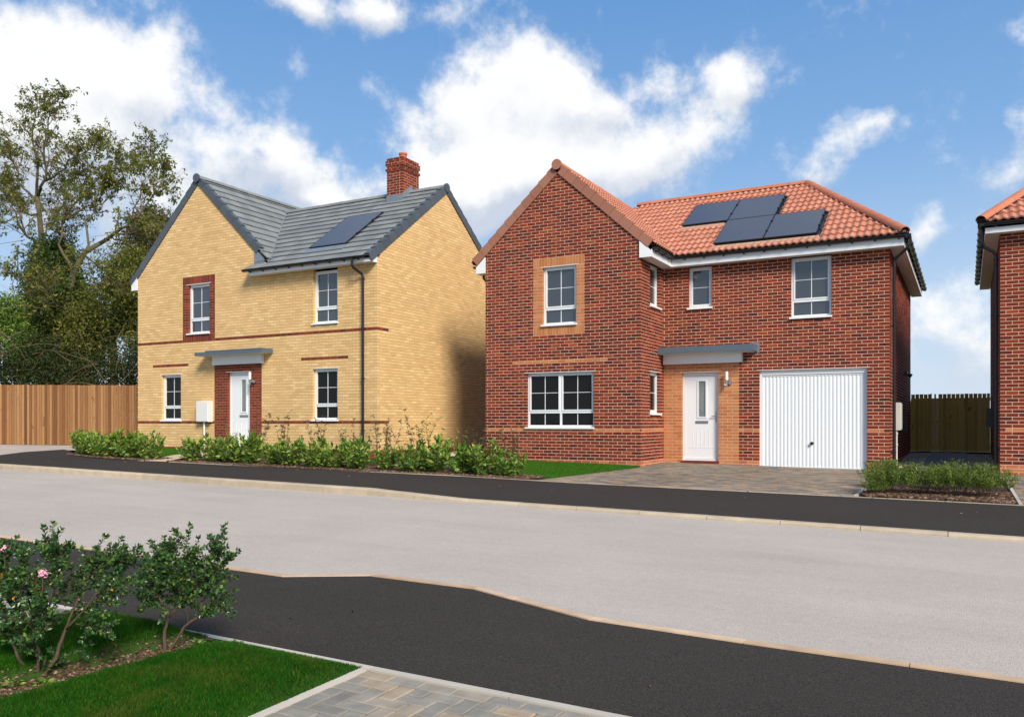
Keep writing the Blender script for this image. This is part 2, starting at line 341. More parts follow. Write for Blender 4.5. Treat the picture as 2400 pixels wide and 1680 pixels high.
# ------------------------------------------------------------------ brickwork
class House:
    def __init__(s, root): s.root = root; s.bricks = []
    def add(s, poly, fr, mat, full):
        s.bricks.append((poly, fr, mat, full))
    def wall(s, fr, s0, s1, kz0, kz1, datum, field, mortar, openings=(), zones=(), ref=None, hps=(), hpz=99, plinth=None, lo=(0,0), hi=(0,0), bricks=True):
        jn = .0060 if field is M['red'] else .0048; bl = .225-2*jn
        """fr: frame whose A axis is the run of the wall, B is up, N points outwards; s measured along A"""
        if ref is None: ref = s1
        for k in range(kz0, kz1):
            if not bricks: break
            za, zb = datum+k*.075+jn, datum+(k+1)*.075-jn; zm = (za+zb)/2
            odd = k % 2
            cuts = [(o[0], o[1]) for o in openings if o[2] < zm < o[3]]
            zc = [(z[0]-.005, z[1]+.005) for z in zones if z[2] < zm < z[3]]
            off = .1125 if odd else 0
            lo_, hi_ = s0+lo[odd], s1-hi[odd]
            n0 = int((ref-s0)/.225)+2; n1 = int((s1-ref)/.225)+2
            mt = field
            if plinth and zm < plinth[0]: mt = plinth[1]
            for i in range(-n1, n0):
                b = ref-i*.225-off; a = b-bl
                a, b = max(a, lo_), min(b, hi_)
                if b-a < .025: continue
                for (p, q) in snapped((a, b), cuts+zc): s.emit(p, q, za, zb, fr, mt, hps if zb > hpz else ())
        for z in zones:
            if not bricks: break
            sa, sb, z0, z1, mt, style = z
            if style == 'soldier':
                n = max(1, round((sb-sa)/.075)); w_ = (sb-sa)/n
                for i in range(n): s.emit(sa+i*w_+.004, sa+(i+1)*w_-.004, z0+.005, z1-.005, fr, mt, ())
            else:
                k0 = round((z0-datum)/.075); k1 = round((z1-datum)/.075)
                for k in range(k0, k1):
                    za, zb = datum+k*.075+.0055, datum+(k+1)*.075-.0055; zm = (za+zb)/2
                    cuts = [(o[0], o[1]) for o in openings if o[2] < zm < o[3]]
                    a = sa-(.1125 if k % 2 else 0)
                    while a < sb:
                        p, q = max(a, sa), min(a+.215, sb)
                        if q-p > .02:
                            for (p2, q2) in snapped((p, q), cuts, (sa, sb)): s.emit(p2, q2, za, zb, fr, mt, ())
                        a += .225
        # mortar core, recessed behind the brick faces
        mb = MB(); xs = {s0+(.1205 if max(lo) > 0 and fr[3].y == 0 else .003), s1-.003}; zs = {datum+kz0*.075, datum+kz1*.075}
        for o in openings: xs |= {o[0]-.004, o[1]+.004}; zs |= {o[2]-.004, o[3]+.004}
        if hpz < 90: zs.add(hpz)
        xs = sorted(x for x in xs if min(xs) <= x <= s1); zs = sorted(z for z in zs if z <= datum+kz1*.075)
        for i in range(len(xs)-1):
            for j in range(len(zs)-1):
                cx, cz = (xs[i]+xs[i+1])/2, (zs[j]+zs[j+1])/2
                if any(o[0] < cx < o[1] and o[2] < cz < o[3] for o in openings): continue
                p = [(xs[i], zs[j]), (xs[i+1], zs[j]), (xs[i+1], zs[j+1]), (xs[i], zs[j+1])]
                if cz > hpz: p = clip(p, [(a, b, c-.004) for a, b, c in hps])
                if len(p) > 2: mb.prism(p, fr, -.12, -.003)
        mb.build('wall', mortar, s.root)
    def emit(s, a, b, z0, z1, fr, mt, hps):
        p = [(a, z0), (b, z0), (b, z1), (a, z1)]; full = True
        if hps:
            q = clip(p, hps); full = len(q) == 4 and abs(parea(q)-parea(p)) < 1e-6; p = q
            if len(p) < 3 or parea(p) < .0003: return
        s.add(p, fr, mt, full)
    def finish(s, limit=300, zmin=.9):
        cp = Vector((0, 0, 1.5)); sc = []
        for idx, (p, fr, mt, full) in enumerate(s.bricks):
            if not full: continue
            O, A, B, N = fr; c = O+A*((p[0][0]+p[1][0])/2)+B*((p[0][1]+p[2][1])/2); d = cp-c
            if c.z < zmin: continue
            sc.append((-(p[1][0]-p[0][0])*max(0, d.normalized().dot(N))/d.length_squared, idx))
        sc.sort(); pick = {i for _, i in sc[:limit]}; cache = {}; groups = {}
        for idx, (p, fr, mt, full) in enumerate(s.bricks):
            O, A, B, N = fr; jit = random.uniform(-.0012, .0015)
            if idx in pick:
                L = round(p[1][0]-p[0][0], 3); H = round(p[2][1]-p[0][1], 3); key = (L, H, mt.name)
                if key not in cache:
                    mb = MB(); fr0 = (Vector(), Vector((1,0,0)), Vector((0,0,1)), Vector((0,-1,0))); mb.rect(-L/2, L/2, -H/2, H/2, fr0, -.1, 0)
                    me = bpy.data.meshes.new('brick'); me.from_pydata(mb.v, [], mb.f); me.materials.append(mt); cache[key] = me
                c = O+A*((p[0][0]+p[1][0])/2)+B*((p[0][1]+p[2][1])/2)+N*jit
                Y = -N; X = Y.cross(B)
                mw = Matrix((( X.x, Y.x, B.x, c.x), (X.y, Y.y, B.y, c.y), (X.z, Y.z, B.z, c.z), (0, 0, 0, 1)))
                place('brick', cache[key], mw, s.root)
            else:
                g = groups.setdefault(mt.name, (MB(), mt)); g[0].prism(p, fr, -.1, jit)
        for nm, (mb, mt) in groups.items():
            o = mb.build('brickwork', mt, s.root, kind='stuff')

def frF(y): return (Vector((0, y, 0)), Vector((1,0,0)), Vector((0,0,1)), Vector((0,-1,0)))     # faces the street
def frR(x): return (Vector((x, 0, 0)), Vector((0,1,0)), Vector((0,0,1)), Vector((1,0,0)))      # faces right
def frL(x): return (Vector((x, 0, 0)), Vector((0,1,0)), Vector((0,0,1)), Vector((-1,0,0)))     # faces left

def window(house, fr, a0, a1, z0, z1, style, rec=.085, glass=None, sill=True, head=.0):
    """style 'A': casement over a fixed light, 'T': tall casement with one bar, 'AA': pair of 'A'"""
    glass = glass or M['glass']; root = house.root
    fm = MB(); ft = .048; zt = z1-head
    fm.rect(a0, a0+ft, z0+.03, zt, fr, -rec-.07, -rec); fm.rect(a1-ft, a1, z0+.03, zt, fr, -rec-.07, -rec)
    fm.rect(a0+ft, a1-ft, zt-ft, zt, fr, -rec-.07, -rec); fm.rect(a0+ft, a1-ft, z0+.03, z0+.03+ft, fr, -rec-.07, -rec)
    H = zt-z0; bays = [(a0+ft, a1-ft)]
    if style == 'AA':
        mid = (a0+a1)/2; fm.rect(mid-.024, mid+.024, z0+.078, zt-ft, fr, -rec-.07, -rec); bays = [(a0+ft, mid-.024), (mid+.024, a1-ft)]
    zlow = z0+.078; ztop = zt-ft
    tz0, tz1 = z0+H*.27, z0+H*.31
    if style in ('A', 'AA'):
        for (p, q) in bays: fm.rect(p, q, tz0, tz1, fr, -rec-.07, -rec)
    wf = fm.build('window', M['white'], root)
    bars = MB(); sash = MB()
    def pane(p, q, r, s_, nx, nz, insash):
        if insash:
            t = .032
            sash.rect(p, p+t, r, s_, fr, -rec-.05, -rec+.012); sash.rect(q-t, q, r, s_, fr, -rec-.05, -rec+.012)
            sash.rect(p+t, q-t, r, r+t, fr, -rec-.05, -rec+.012); sash.rect(p+t, q-t, s_-t, s_, fr, -rec-.05, -rec+.012)
            p, q, r, s_ = p+t, q-t, r+t, s_-t
        bw = .0075
        xs = [p+(q-p)*i/nx for i in range(nx+1)]; zs = [r+(s_-r)*i/nz for i in range(nz+1)]
        for x in xs[1:-1]: bars.rect(x-bw, x+bw, r, s_, fr, -rec-.045, -rec-.022)
        for z in zs[1:-1]: bars.rect(p, q, z-bw*.8, z+bw*.8, fr, -rec-.045, -rec-.0235)
        for i in range(nx):
            for j in range(nz):
                g = MB(); g.rect(xs[i], xs[i+1], zs[j], zs[j+1], fr, -rec-.055, -rec-.03); g.build('pane', glass, wf)
    if style == 'T': pane(a0+ft, a1-ft, zlow, ztop, 1, 2, True)
    else:
        for (p, q) in bays:
            pane(p, q, tz1, ztop, 2, 2, True); pane(p, q, zlow, tz0, 2, 1, False)
    if sash.v: sash.build('sash', M['white'], wf)
    bars.build('glazing_bar', M['white'], wf)
    if sill:
        sl = MB(); sl.rect(a0-.03 if sill != 'in' else a0, a1+.02, z0-.012, z0+.03, fr, -rec-.03, .045); sl.build('sill', M['white'], wf)
    if head < .02 and style != 'T':
        v = MB(); m_ = (a0+a1)/2; v.rect(m_-.13, m_+.13, zt-.028, zt-.012, fr, -rec, -rec+.012); v.build('trickle_vent', M['white'], wf)
    return wf
def lintel(house, fr, a0, a1, z):
    mb = MB(); mb.rect(a0-.06, a1+.06, z-.006, z+.008, fr, -.1, .006); mb.build('lintel', M['soffit'], house.root)

def front_door(house, fr, a0, a1, z0, z1, gx0, gx1, gz0, gz1, sx0, sx1, sz, hx=None):
    root = house.root; rec = .09; ft = .055
    mb = MB(); mb.rect(a0, a0+ft, z0, z1, fr, -rec-.06, -rec); mb.rect(a1-ft, a1, z0, z1, fr, -rec-.06, -rec); mb.rect(a0+ft, a1-ft, z1-ft-.02, z1, fr, -rec-.06, -rec)
    d = mb.build('door_frame', M['white'], root)
    p0, p1, q0, q1 = a0+ft+.004, a1-ft-.004, z0+.05, z1-ft-.024
    mb = MB(); d0, d1 = -rec-.055, -rec-.012   # leaf with the glazing slot cut out
    for (x0, x1, y0, y1) in ((p0, gx0, q0, q1), (gx1, p1, q0, q1), (gx0, gx1, q0, gz0), (gx0, gx1, gz1, q1)): mb.rect(x0, x1, y0, y1, fr, d0, d1)
    leaf = mb.build('door', M['white'], root)
    mb = MB(); n = 6
    for i in range(1, n):                                   # raised planks between shallow grooves
        x = p0+.09+(p1-p0-.18)*i/n
        for (y0, y1) in ((q0+.28, gz0-.32), ): mb.rect(x-.004, x+.004, y0, y1, fr, d1-.001, d1+.004)
    mb.rect(p0+.08, p1-.08, q0+.26, q0+.28, fr, d1, d1+.004)
    mb.build('door_moulding', M['white'], leaf)
    mb = MB(); b = .035
    mb.rect(gx0-b, gx0, gz0-b, gz1+b, fr, d1, d1+.014); mb.rect(gx1, gx1+b, gz0-b, gz1+b, fr, d1, d1+.014)
    mb.rect(gx0, gx1, gz0-b, gz0, fr, d1, d1+.014); mb.rect(gx0, gx1, gz1, gz1+b, fr, d1, d1+.014); mb.build('glazing_frame', M['white'], leaf)
    mb = MB(); mb.rect(gx0, gx1, gz0, gz1, fr, d1-.03, d1-.01); mb.build('pane', M['frost'], leaf)
    mb = MB(); w_ = gx1-gx0
    for x in (gx0+w_*.2, gx1-w_*.2): mb.rect(x-.003, x+.003, gz0, gz1, fr, d1-.01, d1-.006)
    for z in (gz0+.05, gz0+.10, gz1-.05, gz1-.10): mb.rect(gx0, gx1, z-.004, z+.004, fr, d1-.0095, d1-.005)
    mb.build('lead_came', M['lead'], leaf)
    mb = MB(); mb.rect(sx0, sx1, sz-.032, sz+.032, fr, d1, d1+.012); mb.rect(sx0+.02, sx1-.02, sz-.014, sz+.014, fr, d1+.012, d1+.02); mb.build('letter_plate', M['chrome'], leaf)
    if hx:
        O, A, B, N = fr; P = lambda a, z, dd: O+A*a+B*z+N*dd
        mb = MB(); mb.rect(hx-.016, hx+.016, sz-.0, sz+.24, fr, d1, d1+.01); mb.tube([P(hx, sz+.14, d1), P(hx, sz+.14, d1+.05)], .01); mb.tube([P(hx+.005, sz+.14, d1+.05), P(hx-.1, sz+.14, d1+.05)], .011)
        mb.tube([P(hx, sz+.05, d1+.01), P(hx, sz+.05, d1+.02)], .013)
        mb.build('handle', M['chrome'], leaf)
    mb = MB(); mb.rect(a0, a1, z0, z0+.045, fr, -rec-.05, -rec+.02); mb.build('threshold', M['white'], root)
    return leaf

def lamp(house, fr, a, z0, z1):
    O, A, B, N = fr; P = lambda x, z, d: O+A*x+B*z+N*d
    mb = MB(); mb.tube([P(a, z0, .12), P(a, z0+.16, .12)], .026, 12)
    mb.tube([P(a, z0+.09, .0), P(a, z0+.09, .12)], .022, 10); mb.tube([P(a+.055, z0+.1, 0), P(a+.055, z0+.1, .045)], .055, 14)
    l = mb.build('wall_lamp', M['chrome'], house.root)
    mb = MB(); mb.tube([P(a, z0+.15, .12), P(a, z1-.01, .12), P(a, z1, .12)], [.037, .037, .02], 14); mb.build('lamp_shade', M['wall_lamp'], l, smooth=False)
    mb = MB(); mb.tube([P(a-.03, z0+.04, .1), P(a-.03, z0+.04, .15)], .018, 10); mb.build('motion_sensor', M['wall_lamp'], l)

def half_pipe(mb, p0, p1, r, down, outv):
    p0, p1, down, outv = Vector(p0), Vector(p1), Vector(down), Vector(outv); n = 8; prof = []
    for rr in (r, r-.006):
        for i in range(n+1):
            a = math.pi*i/n; prof.append(outv*math.cos(a)*rr + down*math.sin(a)*rr)
    i0 = len(mb.v)
    for p in (p0, p1): mb.v += [tuple(p+q) for q in prof]
    m = 2*(n+1)
    for i in range(n): mb.f.append((i0+i, i0+i+1, i0+m+i+1, i0+m+i)); mb.f.append((i0+n+1+i+1, i0+n+1+i, i0+m+n+1+i, i0+m+n+2+i))
    for a in (0, n): mb.f.append((i0+a, i0+n+1+a, i0+m+n+1+a, i0+m+a))
    mb.f.append(tuple(i0+i for i in range(n+1))); mb.f.append(tuple(i0+m+i for i in range(n+1)))

def gutter(house, p0, p1, outv, nb, r=.06):
    p0, p1, outv = Vector(p0), Vector(p1), Vector(outv); mb = MB()
    half_pipe(mb, p0, p1, r, (0,0,-1), outv); g = mb.build('gutter', M['black'], house.root, smooth=False)
    for i in range(nb):
        c = p0+(p1-p0)*((i+.5)/nb); t = (p1-p0).normalized(); b = MB()
        half_pipe(b, c-t*.02, c+t*.02, r+.012, (0,0,-1), outv)
        b.prism([(-r-.012, 0), (-r-.012, -.085), (-r+.008, -.085), (-.01, -r), (0.0, 0)], (c, outv, Vector((0,0,1)), t), -.018, .018)
        b.build('gutter_bracket', M['black'], g)
    return g

# ------------------------------------------------------------------ roof tiles
def tile_mesh_flat(poly, g):
    """local tile coordinates: x along eaves, y upslope, z out; poly clipped outline"""
    n = len(poly); v = []; h = lambda y: .038-.030*(y/g)
    for (x, y) in poly: v.append((x, y, h(y)))
    for (x, y) in poly: v.append((x, y, h(y)-.022))
    f = [tuple(range(n)), tuple(range(2*n-1, n-1, -1))]
    for k in range(n): f.append((n+k, n+(k+1) % n, (k+1) % n, k))
    return v, f
def tile_mesh_pan(clipfn, w_, g):
    v = []; f = []; ns = 12; prof = lambda x: .034*((.5-.5*math.cos(2*math.pi*(x/w_*2)))**1.2)
    def add(pts): i = len(v); v.extend(pts); f.append(tuple(range(i, i+len(pts))))
    for i in range(ns):
        x0, x1 = w_*i/ns, w_*(i+1)/ns
        q = clipfn([(x0, 0), (x1, 0), (x1, g+.02), (x0, g+.02)])
        if len(q) < 3: continue
        H = lambda x, y: prof(x)+.040-.034*(y/g)
        add([(x, y, H(x, y)) for x, y in q])
        lows = [p for p in q if p[1] < 1e-4]
        if len(lows) >= 2:
            (xa, _), (xb, _) = lows[0], lows[-1]
            if xa > xb: xa, xb = xb, xa
            add([(xa, 0, H(xa, 0)-.034), (xb, 0, H(xb, 0)-.034), (xb, 0, H(xb, 0)), (xa, 0, H(xa, 0))])
    return v, f
class Roof:
    def __init__(s, house): s.h = house; s.t = []; s.n = 0
    def plane(s, P0, E, T, poly, kind, mat, w_, g, start=0, vis=True, holes=()):
        P0, E, T = Vector(P0), unit(E), unit(T); N = E.cross(T).normalized()
        if N.z < 0: N = -N
        hps = poly_hps(poly)
        ub = MB(); ub.prism(poly, (P0, E, T, N), -.05, -.012); ub.build('roof_underlay', M['dark'], s.h.root)
        x0 = min(p[0] for p in poly); x1 = max(p[0] for p in poly); y1 = max(p[1] for p in poly); y0 = min(p[1] for p in poly)
        for j in range(int(y0//g), int(y1/g)+1):
            i = 0; x = x0+start
            while x < x1:
                fx = x; yb = j*g
                def cf(p, fx=fx, yb=yb):
                    q = clip([(a+fx, b+yb) for a, b in p], hps); return [(a-fx, b-yb) for a, b in q]
                rect = [(.002, 0), (w_-.002, 0), (w_-.002, g), (.002, g)]
                c = cf(rect); x += w_
                if len(c) < 3 or parea(c) < .002: continue
                cx, cy = fx+sum(p[0] for p in c)/len(c), yb+sum(p[1] for p in c)/len(c)
                if any(h[0]+.08 < cx < h[1]-.08 and h[2]+.05 < cy < h[3]-.05 for h in holes): continue
                full = parea(c) > w_*g*.975
                if kind == 'flat': v, f = tile_mesh_flat(c if not full else rect, g)
                else:
                    if full: v, f = tile_mesh_pan(lambda p: p, w_, g)
                    else: v, f = tile_mesh_pan(cf, w_, g)
                if not f: continue
                org = P0+E*fx+T*yb; mw = Matrix(((E.x, T.x, N.x, org.x), (E.y, T.y, N.y, org.y), (E.z, T.z, N.z, org.z), (0,0,0,1)))
                s.t.append((v, f, mw, mat, full, vis, parea(c)))
    def finish(s, limit=300):
        cp = Vector((0,0,1.5)); order = sorted(range(len(s.t)), key=lambda i: (not s.t[i][5], (s.t[i][2].translation-cp).length_squared/s.t[i][6]))
        pick = set(order[:limit]); cache = {}; groups = {}
        for i, (v, f, mw, mat, full, vis, ar) in enumerate(s.t):
            if i in pick:
                key = (mat.name, len(v)) if full else None
                if key and key in cache: me = cache[key]
                else:
                    me = bpy.data.meshes.new('roof_tile'); me.from_pydata(v, [], f); me.materials.append(mat)
                    if key: cache[key] = me
                place('roof_tile', me, mw @ Matrix.Translation((0, 0, random.uniform(-.0015, .0015))), s.h.root)
            else:
                mb = groups.setdefault(mat.name, (MB(), mat))[0]; o = len(mb.v)
                mb.v += [tuple(mw @ Vector(p)) for p in v]; mb.f += [tuple(k+o for k in q) for q in f]
        for nm, (mb, mat) in groups.items(): mb.build('roof_tiling', mat, s.h.root, kind='stuff')
def ridge_run(house, p0, p1, mat, r=.115, L=.45, name='ridge_tile', drop=.03, endcap=None):
    p0, p1 = Vector(p0), Vector(p1); D = p1-p0; t = D.normalized(); n = max(1, round(D.length/L)); l = D.length/n
    side = t.cross(Vector((0,0,1))).normalized(); up = side.cross(t)
    for i in range(n):
        mb = MB(); k = 10; a0 = p0+t*(l*i+.004); a1 = p0+t*(l*(i+1)-.004)
        ring = [(side*math.cos(math.pi*j/k)*r+up*(math.sin(math.pi*j/k)*r*.92-drop)) for j in range(k+1)]
        v = [tuple(a0+q*1.0) for q in ring]+[tuple(a1+q*1.0+up*.004) for q in ring]+[tuple(a0+q*.86) for q in ring]+[tuple(a1+q*.86) for q in ring]
        m = k+1; mb.v = v
        for j in range(k):
            mb.f.append((j, j+1, m+j+1, m+j)); mb.f.append((2*m+j+1, 2*m+j, 3*m+j, 3*m+j+1)); mb.f.append((j+1, j, 2*m+j, 2*m+j+1)); mb.f.append((m+j, m+j+1, 3*m+j+1, 3*m+j))
        for j in (0, k): mb.f.append((j, m+j, 3*m+j, 2*m+j))
        mb.build(name, mat, house.root)
    # dark dry-ridge roll under the tiles
    mb = MB(); mb.prism([(-r*.93, -.075), (r*.93, -.075), (r*.8, 0), (-r*.8, 0)], (p0, side, up, t), .01, D.length-.01); mb.build('ridge_roll', M['black'], house.root)
def verge_run(house, top, bot, N, mat, depth=.16, g=.32, over=.035, into=.12, up=.05):
    """interlocking verge units down a rake; N = outward horizontal direction"""
    top, bot, N = Vector(top), Vector(bot), Vector(N); D = bot-top; t = D.normalized(); n = round(D.length/g); l = D.length/n
    pn = t.cross(N).normalized()
    if pn.z < 0: pn = -pn
    for i in range(n):
        mb = MB(); a = l*i; fr = (top, t, pn, N)
        mb.prism([(a, -depth+.0), (a+l-.006, -depth-.004), (a+l-.006, up+.022), (a, up)], fr, -.0, over)
        mb.prism([(a, up-.018), (a+l-.006, up+.002), (a+l-.006, up+.021), (a, up-.001)], fr, -into, -.001)
        mb.build('verge_tile', mat, house.root)

def downpipe(house, pts, wallN, clips, mat=None, r=.034, name='downpipe'):
    mb = MB(); mb.tube(pts, r, 12); o = mb.build(name, mat or M['black'], house.root, smooth=False)
    for c in clips:
        b = MB(); b.tube([Vector(c)+Vector((0,0,-.015)), Vector(c)+Vector((0,0,.015))], r+.010, 12); b.tube([Vector(c), Vector(c)-Vector(wallN)*.07], .012, 6)
        b.tube([Vector(c)+Vector((wallN[1],wallN[0],0))*.07, Vector(c)-Vector((wallN[1],wallN[0],0))*.07], .008, 6)
        b.build('pipe_clip', mat or M['black'], o)
    return o

# ================================================================== RED HOUSE
rh = House(thing('brick_house', (-6.0, 23.0, .4), 'red brick detached house with terracotta roof, projecting front gable and white garage door', 'house', 'new brick houses along the street'))
RX0, RX1, RXL = -10.638, -6.533, -1.457; RV, RM, RB = 17.98, 19.65, 27.3; D = 1.36
g_hps = [(.895, 1, 7.50-.895*8.615), (-.895, 1, 7.50+.895*8.615)]
o_up, o_dn = (-9.03, -8.13, 3.835, 5.26), (-9.47, -7.685, 1.36, 2.71)
or_ = M['orange']
rh.wall(frF(RV), RX0, RX1, -13, 82, D, M['red'], M['mortar'], [o_up, o_dn],
    [(-9.28, -7.925, 5.26, 5.485, or_, 'soldier'), (-9.28, -7.925, 3.61, 3.835, or_, 'soldier'), (-9.28, -9.03, 3.835, 5.26, or_, 'str'), (-8.13, -7.925, 3.835, 5.26, or_, 'str'),
     (-9.86, -7.335, 2.935, 3.01, or_, 'str'), (RX0, RX1-.1125, 1.285, 1.36, or_, 'str')], ref=RX1, hps=g_hps, hpz=5.5, plinth=(.61, M['plinth']))
fR = frR(RX1)
rh.wall(fR, RV, RM, -13, 55, D, M['red'], M['mortar'], [(18.66, 19.38, 4.21, 5.28), (18.66, 19.38, 1.66, 2.71)],
    [(RV, RM, 1.285, 1.36, or_, 'str')], ref=RV+.0993, lo=(.1125, 0), plinth=(.61, M['plinth']))
fM = frF(RM); DOOR = (-6.075, -5.18, .56, 2.71); GAR = (-4.23, -1.91, .30, 2.71)
rh.wall(fM, RX1, RXL, -14, 53, D, M['red'], M['mortar'], [(-5.91, -5.34, 4.21, 5.30), (-3.52, -2.65, 3.835, 5.30), DOOR, GAR],
    [(RX1, -4.698, .46, 3.01, or_, 'str'), (-4.688, RXL-.1125, 1.285, 1.36, or_, 'str')], ref=RXL, plinth=(.61, M['plinth']), hi=(0, 0))
rh.wall(frR(RXL), RM, RB, -14, 53, D, M['red'], M['mortar'], (), (), ref=RM+.0993, lo=(.1125, 0), plinth=(.61, M['plinth']))
mb = MB(); mb.box(RX0, RX0+.1, RV+.12, RB, .2, 5.3); mb.box(RX0, RXL-.01, RB-.1, RB, .2, 5.3); mb.build('wall', M['deepred'], rh.root)
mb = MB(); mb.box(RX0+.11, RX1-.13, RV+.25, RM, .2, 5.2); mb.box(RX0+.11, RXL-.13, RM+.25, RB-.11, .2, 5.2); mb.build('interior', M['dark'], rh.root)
fG = frF(RV)
window(rh, fG, *o_up, 'A', head=.0, glass=M['glassup']); lintel(rh, fG, -9.03, -8.13, 5.262)
window(rh, fG, *o_dn, 'AA', head=.0); lintel(rh, fG, -9.47, -7.685, 2.712)
window(rh, fR, 18.66, 19.38, 4.24, 5.26, 'T', glass=M['glassup']); window(rh, fR, 18.66, 19.38, 1.69, 2.71, 'T'); lintel(rh, fR, 18.66, 19.38, 2.712)
window(rh, fM, -5.91, -5.34, 4.24, 5.25, 'T', glass=M['glassup']); window(rh, fM, -3.52, -2.65, 3.87, 5.25, 'A', glass=M['glassup'])
front_door(rh, fM, *DOOR[:2], .58, 2.70, -5.687, -5.517, 1.64, 2.5, -5.76, -5.45, 1.512, hx=-5.262); lintel(rh, fM, *DOOR[:2], 2.712)
mb = MB(); mb.rect(-6.09, -5.165, .50, .575, fM, -.1, .03); mb.build('door_step', M['deepred'], rh.root)
lamp(rh, fM, -4.955, 2.35, 2.70)
mb = MB(); mb.rect(-7.25, -7.04, .39, .455, fG, -.09, .003)
for i in range(10): mb.rect(-7.245+i*.0205, -7.235+i*.0205, .395, .45, fG, .003, .007)
mb.build('air_brick', M['edging'], rh.root)
# garage door
mb = MB(); a0, a1 = GAR[0], GAR[1]; gt = 2.70
mb.rect(a0, a0+.05, .42, gt, fM, -.14, -.06); mb.rect(a1-.05, a1, .42, gt, fM, -.14, -.06); mb.rect(a0+.05, a1-.05, gt-.1, gt, fM, -.14, -.06); mb.build('garage_frame', M['white'], rh.root)
gd = MB(); n = 27; w_ = (a1-a0-.11)/n; prof = []
for i in range(n):
    x = a0+.055+i*w_; prof += [(x, 0), (x+w_*.42, 0), (x+w_*.52, -.010), (x+w_*.90, -.010)]
prof.append((a1-.055, 0)); base = -.085
for i in range(len(prof)-1):
    (xa, da), (xb, db) = prof[i], prof[i+1]; y0, y1 = RM-(base+da), RM-(base+db)
    gd.quad([(xa, y0, .48), (xb, y1, .48), (xb, y1, gt-.105), (xa, y0, gt-.105)])
garage = gd.build('garage_door', M['whitegar'], rh.root)
for i in range(2):
    mb = MB(); mb.rect(a0+.055 if i else a0+.06, a1-.055, (.455, gt-.135)[i], (.49, gt-.105)[i], fM, -.11, -.078); mb.build('door_rail', M['whitegar'], garage)
mb = MB(); P = lambda x, z, d: Vector((x, RM-d, z)); mb.tube([P(-3.07, 1.03, -.085), P(-3.07, 1.03, -.03)], .035, 12);  mb.build('handle', M['black'], garage)
mb = MB(); mb.rect(a0+.05, a1-.05, .40, .458, fM, -.12, -.08); mb.build('door_seal', M['rubber'], garage)
lintel(rh, fM, a0, a1, 2.712)
# porch canopy
mb = MB(); mb.box(-6.525, -4.30, 19.25, RM-.001, 3.165, 3.18); mb.box(-6.525, -4.32, 19.27, RM-.001, 3.14, 3.165); cs = mb.build('porch_canopy', M['soffit'], rh.root)
mb = MB(); mb.box(-6.53, -4.27, 19.235, 19.255, 3.15, 3.305); mb.box(-4.285, -4.265, 19.256, RM-.003, 3.15, 3.305); mb.box(-6.525, -4.29, 19.256, RM-.003, 3.26, 3.285); mb.build('canopy_edge', M['canopy'], cs)
mb = MB(); mb.box(-6.50, -4.60, 19.50, RM-.002, 2.915, 3.14); mb.build('canopy_box', M['white'], cs)
mb = MB(); mb.box(-4.45, -4.22, 19.64-.004, 19.64, 3.12, 3.36); mb.build('lead_flashing', M['lead'], cs)
# eaves
wh = M['white']
mb = MB(); mb.box(-6.25, -1.165, 19.385, 19.40, 5.26, 5.43); mb.box(-1.18, -1.162, 19.401, 27.6, 5.26, 5.43); mb.box(-6.265, -6.251, 17.95, 19.384, 5.26, 5.43)
mb.prism([(-6.545, 5.26), (-6.266, 5.26), (-6.266, 5.40), (-6.545, 5.66)], frF(17.985), 0, .04); mb.prism([(-10.90, 5.26), (-10.635, 5.26), (-10.635, 5.66), (-10.90, 5.42)], frF(17.985), 0, .04)
mb.box(-10.9, -10.885, 17.99, 27.6, 5.26, 5.43); mb.build('fascia', wh, rh.root)
mb = MB(); mb.box(-6.532, -1.181, 19.40, 19.64, 5.266, 5.275); mb.box(-1.45, -1.182, 19.64, 27.6, 5.266, 5.275); mb.box(-6.528, -6.266, 17.99, 19.399, 5.266, 5.275); mb.box(-10.884, -10.64, 17.99, 27.6, 5.266, 5.275); mb.build('soffit', M['soffit'], rh.root)
gutter(rh, (-6.15, 19.325, 5.475), (-1.02, 19.325, 5.475), (0, -1, 0), 11); gutter(rh, (-1.095, 19.27, 5.475), (-1.095, 27.6, 5.475), (1, 0, 0), 12)
gutter(rh, (-6.19, 17.98, 5.48), (-6.19, 19.37, 5.48), (1, 0, 0), 3); gutter(rh, (-10.96, 17.98, 5.46), (-10.96, 19.6, 5.46), (-1, 0, 0), 3)
downpipe(rh, [(-1.09, 19.60, 5.44), (-1.09, 19.60, 5.30), (-1.13, 19.62, 5.22), (-1.34, 19.72, 5.06), (-1.375, 19.74, 4.98), (-1.375, 19.74, .36)], (1, 0, 0), [(-1.375, 19.74, z) for z in (4.9, 3.6, 2.15, .85)])
downpipe(rh, [(-10.90, 18.3, 5.40), (-10.88, 18.3, 5.2), (-10.78, 18.3, 5.10), (-10.70, 18.3, 5.0), (-10.70, 18.3, .45)], (-1, 0, 0), [(-10.70, 18.3, 4.8)])
